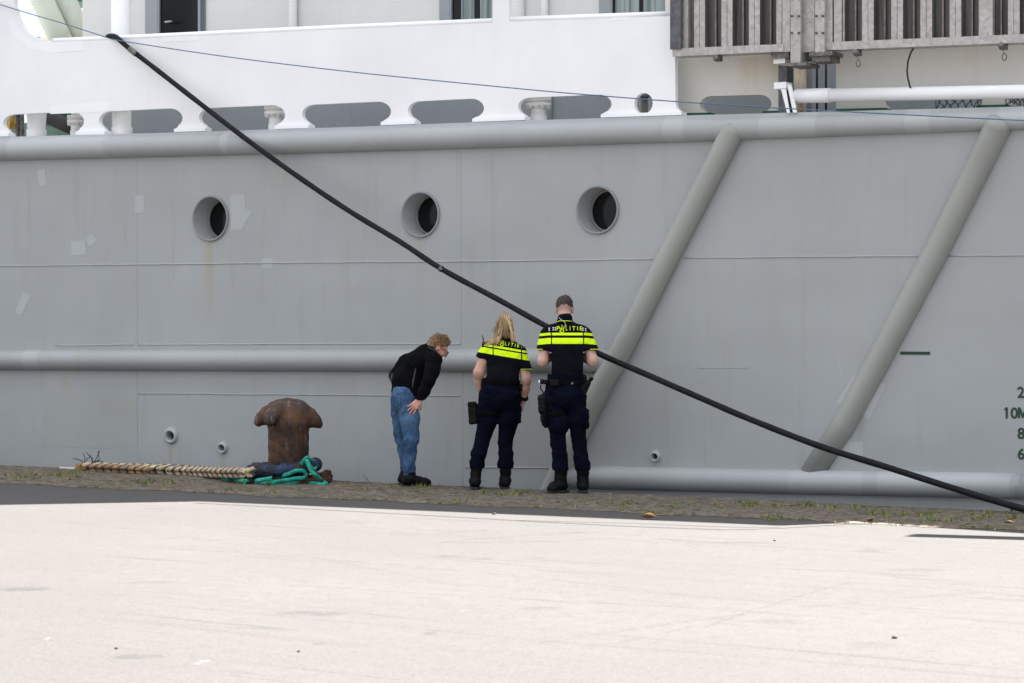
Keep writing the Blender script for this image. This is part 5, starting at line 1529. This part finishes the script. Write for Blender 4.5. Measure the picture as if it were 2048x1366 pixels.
# ================= policewoman
def policewoman():
    g = ground_pt(1000, 981); root = empty('person', (g.x, g.y, .012))
    tag(root, 'police officer with long blonde hair, seen from behind, one hand in the trouser pocket', 'person')
    A = head_axes((-.12, math.cos(R_(30)), -math.sin(R_(30))), .06)
    S = SDF()
    P = head_sdf(S, (.045, .13, 1.545), A, (.06, .055, 1.41), .052)
    S.cap((.06, .06, 1.42), (.05, .04, 1.3), .05, .07, .04); S.cap((-.08, .035, 1.355), (.18, .035, 1.31), .045, k=.05); S.cap((.04, .04, 1.28), (.01, .0, .95), .075, .08, .05)
    S.chain([(-.125, .02, 1.355), (-.205, -.01, 1.13), (-.207, .0, 1.115)], [.055, .049, .047], .03); S.chain([(-.207, .0, 1.115), (-.208, .04, 1.05), (-.196, .06, .965)], [.049, .043, .033], .02)
    hand_sdf(S, (-.196, .06, .975), (.28, .12, -.95), (.9, .1, .25), (.2, 1, .1), .92, (.15, .2, .15), .02)
    S.chain([(.20, .02, 1.31), (.252, -.02, 1.07), (.252, -.015, 1.055)], [.055, .047, .046], .03); S.chain([(.252, -.015, 1.055), (.245, .02, .97), (.222, .05, .845)], [.047, .042, .029], .02)
    hand_sdf(S, (.222, .05, .845), (-.12, .12, -1), (-1, .1, .1), (-.1, 1, .1), .95, (.35, .4, .3), .03)
    for kx, ax_, hx in ((-.172, -.222, -.09), (.05, .045, .075)):
        S.chain([(hx, 0, .92), (kx, 0, .47), (ax_, 0, .12)], [.07, .045, .03], .03)
    S.mesh('body', .0065, M_skin2, root); eyes(P, A, root)
    # shirt
    tl = .17
    mt = polo('policewoman_polo_cloth', [(1.372, 1.392), (1.302, 1.358)], (-.066, .208), tl, -.0625 , (.0, 0))
    S = SDF()
    S.cap((-.055, .025, 1.27), (.14, .025, 1.235), .108, k=.05); S.cap((-.075, .025, 1.355), (.175, .025, 1.315), .07, k=.05)
    S.cap((.06, .04, 1.425), (-.09, .025, 1.372), .05, .058, .04); S.cap((.07, .04, 1.42), (.18, .025, 1.335), .05, .058, .04); S.cap((.06, .05, 1.40), (.062, .065, 1.462), .06, .06, .02)
    S.cap((-.02, .0, 1.12), (.08, .0, 1.11), .112, k=.06); S.cap((-.035, -.01, 1.05), (.07, -.01, 1.045), .112, k=.05)
    S.cap((-.115, .02, 1.35), (-.172, .0, 1.27), .07, .064, .03); S.cap((.19, .015, 1.31), (.247, -.01, 1.165), .068, .062, .03)
    S.cut((0, 0, -1), (0, 0, 1.03))
    w = wrinkles(21, .007, 34, .8)
    def disp(x, y, z):
        hemL = np.where(x < -.128, (1.268 + (x + .17) * -.25) - z, -1); hemR = np.where((x > .186) , 1.158 - z, -1)
        return w(x, y, z) + np.maximum(np.maximum(hemL, hemR), 0) * 3
    sh = S.mesh('polo_shirt', .006, mt, root, disp)
    t_ = R_(9)
    it = place_text('LITIE', .046, 1.394, .034, .012, t_, .85, .0175)
    project_text(root, sh, it, [M_yel]); project_text(root, sh, emblem(.018, 1.399, .018), [M_yel], 'emblem'); project_text(root, sh, checks(.203, 1.366, .008, 2, t_), [M_yel, Mat('grey_print', .7).color((.16, .16, .18)).m], 'check_marks')
    mb = MB(); mb.tube([(.247 + .064 * math.cos(a), -.01 + .064 * math.sin(a), 1.162) for a in np.linspace(0, 6.283, 25)], .0026, 6, cap=False); mb.build('piping', M_yel, sh)
    S = SDF(); S.cap((.06, .05, 1.43), (.062, .065, 1.475), .066, .066, .01); S.cut((0, .4, 1), (.06, .0, 1.472)); S.cut((0, 0, -1), (0, 0, 1.42)); S.mesh('collar', .005, M_navy, sh)
    S = SDF(); S.box((-.155, -.01, 1.395), (.02, .015, .03), .006); S.cap((-.155, -.01, 1.41), (-.17, -.01, 1.485), .006, .005, .004); S.mesh('shoulder_radio', .004, M_gear, root)
    # trousers
    S = SDF()
    S.cap((-.035, -.01, 1.03), (.065, -.01, 1.025), .114, k=.04); S.cap((-.075, -.02, .90), (.075, -.02, .895), .133, k=.06); S.ell((0, -.085, .87), (.165, .085, .115), k=.05)
    S.chain([(-.09, -.01, .86), (-.115, .0, .68), (-.172, .01, .47)], [.118, .096, .073], .02); S.chain([(-.172, .01, .47), (-.205, -.005, .34), (-.225, 0, .235)], [.073, .073, .062], .02)
    S.chain([(.09, -.01, .86), (.085, .0, .68), (.052, .01, .47)], [.118, .100, .071], .02); S.chain([(.052, .01, .47), (.055, -.005, .34), (.055, 0, .225)], [.070, .070, .066], .02)
    S.cap((-.222, 0, .245), (-.226, 0, .222), .078, .072, .02); S.cap((.055, 0, .24), (.055, 0, .218), .082, .078, .02)
    S.box((-.205, .0, .74), (.018, .07, .085), .014, k=.02); S.box((.185, .0, .72), (.02, .07, .085), .014, k=.02)
    S.box((-.075, -.155, .955), (.065, .012, .028), .008, rot=[(1, 0, -.12), (0, 1, 0), (.12, 0, 1)], k=.008); S.box((.125, -.14, .93), (.055, .012, .03), .008, k=.008)
    S.cut((0, 0, 1), (0, 0, 1.10)); S.cut((0, 0, -1), (0, 0, .205))
    S.mesh('trousers', .007, M_navy, root, wrinkles(31, .013, 30, 1.0, 7))
    S = SDF(); S.cap((-.035, -.01, 1.04), (.068, -.01, 1.035), .128, k=.05); belt_ring(root, S, (0, 0, 1.005), (0, 0, 1.068), n0=(.06, 0, 1))
    # drop-leg pouch with strap, watch, belt kit
    S = SDF(); S.box((-.262, .02, .735), (.044, .055, .108), .018, rot=[(1, 0, .06), (0, 1, 0), (-.06, 0, 1)]); S.box((-.275, .02, .825), (.036, .058, .02), .01, k=.01); S.box((-.215, .02, .74), (.02, .04, .05), .01, k=.015)
    S.mesh('leg_pouch', .006, M_gear, root, lambda x, y, z: .002 * np.sin(60 * z) * np.sin(50 * y))
    S = SDF(); S.cap((-.10, -.01, .76), (-.108, -.002, .72), .120, .113, .01); belt_ring(root, S, (-.1, 0, .712), (-.1, 0, .756), 'thigh_strap', n0=(.03, 0, 1))
    mb = MB(); c = np.array((.229, .045, .877)); mb.lathe(c, (.15, -.2, 1), [(-.017, .030), (-.017, .0385), (.017, .0375), (.017, .028)], 18); mb.box((c[0] + .012, c[1] - .03, c[2] - .02), (c[0] + .045, c[1] + .012, c[2] + .02)); mb.build('wristwatch', M_gear, root)
    S = SDF(); S.box((.195, .0, .99), (.022, .04, .03), .01); S.box((-.16, .03, 1.02), (.025, .04, .055), .012); S.mesh('belt_kit', .006, M_gear, root)
    boot(root, (-.24, 0.0), (-.25, .24), .225, w=.042, shaft=.058, ss=(-.226, 0)); boot(root, (.05, .02), (.03, .26), .215, w=.042, shaft=.06, ss=(.055, 0))
    # hair: pulled to a tail at the crown, loose locks blown over the left shoulder
    S = SDF(); c = P(0, -.014, .034)
    S.ell(c, (.084, .104, .103), A, .02); S.ell(P(0, -.06, -.02), (.07, .05, .06), A, .03); S.ell(P(.0, -.075, .10), (.045, .04, .042), A, .02)
    S.cut(A[1], P(0, .065, 0)); S.cut(-(A[2] + A[1] * -.55), P(0, -.02, -.05))
    hc = S.mesh('hair', .005, M_blondd, root, lambda x, y, z: .003 * np.sin(190 * x - 70 * z) + .002 * np.sin(140 * x + 170 * z))
    mb = MB()
    cr = np.array(P(.005, -.085, .112))
    def lock(tgt, mid, r, n, spread, mi):
        for _ in range(n):
            a = cr + np.array([random.gauss(0, .014), random.gauss(0, .01), random.gauss(0, .008)])
            b = np.array(mid) + np.array([random.gauss(0, spread * .5), random.gauss(0, .012), random.gauss(0, spread * .35)]); e = np.array(tgt) + np.array([random.gauss(0, spread), random.gauss(0, .012), random.gauss(0, spread * .5)])
            p1 = a * .55 + b * .45 + np.array([0, -.014, .014]); p2 = b * .5 + e * .5 + np.array([random.gauss(0, .008), -.012, random.gauss(0, .006)])
            q = smooth_path([a, p1, b, p2, e], .02); N = len(q)
            mb.tube(q, [r * (1 - .75 * (i / N) ** 2) for i in range(N)], 5, mi)
    lock((-.115, -.03, 1.392), (-.01, -.01, 1.475), .0042, 95, .016, 0)
    lock((-.045, -.04, 1.395), (.0, -.02, 1.475), .0042, 45, .016, 0)
    lock((-.01, -.02, 1.46), (.0, .0, 1.53), .0045, 60, .02, 1)
    lock((.128, .0, 1.425), (.108, .0, 1.54), .0042, 70, .009, 0)
    lock((.06, -.02, 1.47), (.055, .0, 1.55), .0045, 55, .02, 1)
    lock((-.155, -.02, 1.40), (-.06, .0, 1.465), .0022, 12, .02, 0)
    lock((-.06, .02, 1.52), (-.03, .02, 1.58), .0022, 20, .018, 1)
    mb.build('ponytail', [M_blond, M_blondd], hc)
policewoman()

# ================= man bending over
def bending_man():
    g = ground_pt(820, 976); root = empty('person', (g.x, g.y, .012))
    tag(root, 'man in black sweater and blue jeans bending forward, a hand on his thigh', 'person')
    A = head_axes((.80, .16, -.58), -.02)
    S = SDF()
    P = head_sdf(S, (.272, .12, 1.366), A, (.19, .12, 1.30), .056, .95)
    S.cap((.20, .125, 1.34), (.14, .1, 1.28), .062, .09, .04)
    S.chain([(.14, .09, 1.25), (.02, .04, 1.1), (-.055, 0, .9)], [.08, .08, .08], .05); S.cap((.23, -.05, 1.235), (.09, .24, 1.245), .045, k=.04)
    S.chain([(.235, -.08, 1.24), (.19, -.2, 1.04), (.105, -.185, .86)], [.06, .045, .030], .025)
    S.chain([(.08, .25, 1.25), (-.14, .21, 1.09), (-.03, .19, .93)], [.05, .036, .028], .02)
    hand_sdf(S, (.107, -.195, .862), (-.66, -.02, -.72), (-.12, 1, -.1), (.7, .1, -.7), 1.05, (.10, .14, .12), .22, .5)
    hand_sdf(S, (-.03, .2, .93), (.7, -.3, -.5), (0, -1, 0), (.3, 0, 1), 1., (.2, .3, .2))
    for hx, hy, kx, ky, ax_, ay in ((-.01, -.08, .012, -.08, .0, -.075), (-.1, .08, -.088, .13, -.055, .14)):
        S.chain([(hx, hy, .86), (kx, ky, .46), (ax_, ay, .12)], [.07, .045, .03], .03)
    S.mesh('body', .006, skin_mat('ruddy_skin', (.52, .25, .19), (.60, .33, .265)), root); eyes(P, A, root, .98)
    # glasses
    mb = MB()
    for sg in (-1, 1):
        c = np.array(P(sg * .033, .116, .004))
        mb.tube([c + A[0] * (.025 * math.cos(a)) + A[2] * (.017 * math.sin(a)) for a in np.linspace(0, 6.283, 17)], .0026, 6, cap=False)
        mb.tube([P(sg * .058, .112, .012), P(sg * .079, .05, .012), P(sg * .083, -.005, .010), P(sg * .080, -.02, -.008)], .0028, 6)
    mb.tube([P(-.008, .119, .008), P(.008, .119, .008)], .0026, 6)
    mb.build('glasses', M_gear, root)
    # hair
    S = SDF()
    S.ell(P(0, -.018, .036), (.078, .098, .088), A, .02); S.ell(P(0, .045, .090), (.052, .040, .028), A, .03); S.ell(P(0, -.085, -.02), (.068, .035, .06), A, .03)
    for sg in (-1, 1): S.ell(P(sg * .074, -.05, .012), (.016, .035, .045), A, .02); S.ell(P(sg * .072, .01, .052), (.014, .045, .026), A, .02)
    pn = A[2] * .72 - A[1] * .69; pp = float(np.dot(pn, P(0, .048, .060)))
    hr_ = S.mesh('hair', .0045, M_sandy, root, lambda x, y, z: .006 * np.sin(75 * x + 60 * z) * np.sin(70 * y + 50 * z) + .003 * np.sin(210 * x - 130 * z + 60 * y) + 2 * np.maximum(0, pp - (pn[0] * x + pn[1] * y + pn[2] * z) + .010 * np.sin(95 * x + 60 * z) + .007 * np.sin(220 * x - 90 * z)))
    mb = MB(); c = np.array(P(0, -.02, .04))
    for _ in range(420):
        v = nrm((random.gauss(0, 1), random.gauss(-.2, 1), random.gauss(.5, 1)))
        if v[2] * .8 - v[1] * .62 < .02: continue
        d = A[0] * v[0] + A[1] * v[1] + A[2] * v[2]; p = c + d * (.090 + .004 * random.random())
        fl = nrm(A[1] * .5 - np.array([0, 0, .6]) + np.array([random.gauss(0, .5), random.gauss(0, .5), random.gauss(0, .4)]) + d * .6)
        mb.tube([p, p + fl * .020 + d * .002, p + fl * .042 - d * .003], [.0028, .0022, .0008], 4)
    mb.build('loose_strands', M_sandy, hr_)
    # sweater
    S = SDF()
    S.chain([(.155, .105, 1.275), (.05, .055, 1.17), (-.03, .015, 1.04), (-.048, .0, .94)], [.128, .140, .138, .136], .05)
    S.cap((.232, -.055, 1.245), (.095, .24, 1.255), .080, .08, .05); S.cap((.19, .12, 1.325), (.215, .13, 1.358), .075, .066, .03)
    S.cap((.03, -.01, .98), (.035, -.02, .90), .12, .11, .05)
    S.chain([(.236, -.08, 1.238), (.222, -.15, 1.14), (.19, -.205, 1.04)], [.082, .074, .062], .025); S.chain([(.19, -.205, 1.04), (.15, -.20, .95), (.112, -.193, .868)], [.064, .058, .048], .02)
    S.chain([(.085, .26, 1.25), (-.04, .25, 1.17), (-.150, .205, 1.085)], [.078, .068, .060], .03); S.cap((-.140, .18, 1.085), (-.05, .08, 1.10), .060, .09, .04); S.cap((-.135, .15, 1.07), (-.09, .06, .98), .07, .09, .03); S.cap((-.12, .14, 1.12), (-.04, .1, 1.2), .07, .1, .04); S.chain([(-.150, .205, 1.085), (-.1, .2, 1.0), (-.03, .18, .94)], [.060, .052, .045], .03)
    S.cut((.32, 0, -1), (-.15, 0, .915)) if False else None
    w = wrinkles(41, .012, 26, .7, 6)
    def disp(x, y, z):
        hem = (.918 - .45 * np.clip(x + .14, 0, .2)) - z
        return w(x, y, z) + np.where(y < -.155, np.maximum(.862 - z, 0) * 3, np.maximum(hem, 0) * 3)
    sw = S.mesh('sweater', .0065, M_knit, root, disp)
    # grey inserts: collar yoke, elbow patches
    def patch_on(obj, pts, dirv, mat, name, off=.003, rnd=True):
        me = obj.data; bv = BVHTree.FromPolygons([v.co for v in me.vertices], [p.vertices for p in me.polygons]); mb = MB(); D = Vector(dirv).normalized()
        n = 12; rows = []
        for i in range(n + 1):
            u = i / n; row = []
            for j in range(5):
                v = j / 4
                a = Vector(pts[0]).lerp(Vector(pts[1]), u); b = Vector(pts[3]).lerp(Vector(pts[2]), u); p = a.lerp(b, v)
                wv = math.sin(math.pi * min(max(u, .04), .96)) ** .5 if rnd else 1.0; mid = (a + b) / 2; p = mid + (p - mid) * wv
                h = bv.ray_cast(p - D, D); q = (h[0] if h[0] is not None else p) - D * off; row.append(mb.vert(q) if h[0] is not None else None)
            rows.append(row)
        for r0, r1 in zip(rows, rows[1:]):
            for k in range(4):
                if None not in (r0[k], r0[k + 1], r1[k + 1], r1[k]): mb.face((r0[k], r0[k + 1], r1[k + 1], r1[k]), 0, True)
        return mb.build(name, mat, obj)
    def mp(px, py): return ((px - 820) / 205, 0, (977 - py) / 205)
    patch_on(sw, [mp(838.5, 737), mp(834.5, 776), mp(832, 776), mp(835.5, 737)], (.25, 1, 0), M_greyp, 'elbow_patch')
    patch_on(sw, [mp(784, 746), mp(783, 772), mp(777, 768), mp(777, 750)], (0.1, 1, 0), M_greyp, 'elbow_patch')
    patch_on(sw, [mp(854, 692), mp(877, 703), mp(874, 706), mp(856, 696)], (0, 1, -.35), M_greyp, 'collar_yoke')
    # jeans
    S = SDF()
    S.cap((-.055, -.04, .93), (-.06, .07, .93), .118, k=.04); S.cap((-.065, -.045, .84), (-.07, .07, .84), .118, k=.05)
    S.chain([(-.03, -.075, .84), (.005, -.095, .66), (.014, -.1, .46)], [.108, .094, .077], .03); S.chain([(.014, -.1, .46), (.0, -.09, .3), (-.005, -.075, .125)], [.077, .062, .059], .02)
    S.chain([(-.095, .085, .84), (-.100, .11, .66), (-.088, .13, .46)], [.102, .084, .070], .01); S.chain([(-.088, .13, .46), (-.062, .14, .3), (-.042, .14, .125)], [.066, .054, .050], .01)
    S.box((-.135, -.125, .87), (.055, .012, .06), .008, rot=[(.80, -.6, 0), (.6, .80, 0), (0, 0, 1)], k=.006)
    S.cut((0, 0, 1), (0, 0, .985)); S.cut((0, 0, -1), (0, 0, .105))
    wj = wrinkles(51, .022, 26, 1.0, 7)
    jn = S.mesh('jeans', .0065, M_denim, root, lambda x, y, z: wj(x, y, z) * (1 + .7 * np.exp(-((z - .42) / .12) ** 2) + .6 * np.exp(-((z - .16) / .08) ** 2) - .4 * (z > .75)))
    pk = simple('faded_denim', (.075, .13, .21), .95, var=.3, vs=30)
    patch_on(jn, [mp(790, 793), mp(814, 794), mp(814, 815), mp(791, 815)], (.35, 1, 0), M_denim, 'pocket', .006, False)
    mb = MB(); bv = BVHTree.FromPolygons([v.co for v in jn.data.vertices], [p.vertices for p in jn.data.polygons]); D = Vector((.35, 1, 0)).normalized(); Q = []
    for a, b in zip([(790, 793), (791, 815), (803, 822), (814, 815), (814, 794)], [(791, 815), (803, 822), (814, 815), (814, 794), (790, 793)]):
        for k in range(6):
            p = Vector(mp(a[0] + (b[0] - a[0]) * k / 6, a[1] + (b[1] - a[1]) * k / 6)); h = bv.ray_cast(p - D, D)
            if h[0] is not None: Q.append(h[0] - D * .007)
    mb.tube(Q, .0035, 5); mb.build('pocket_seam', pk, jn)
    boot(root, (-.0, -.075), (.215, -.02), .14, shaft=.056, name='shoe', laces=False); boot(root, (-.05, .14), (.15, .19), .14, shaft=.056, name='shoe', laces=False)
bending_man()
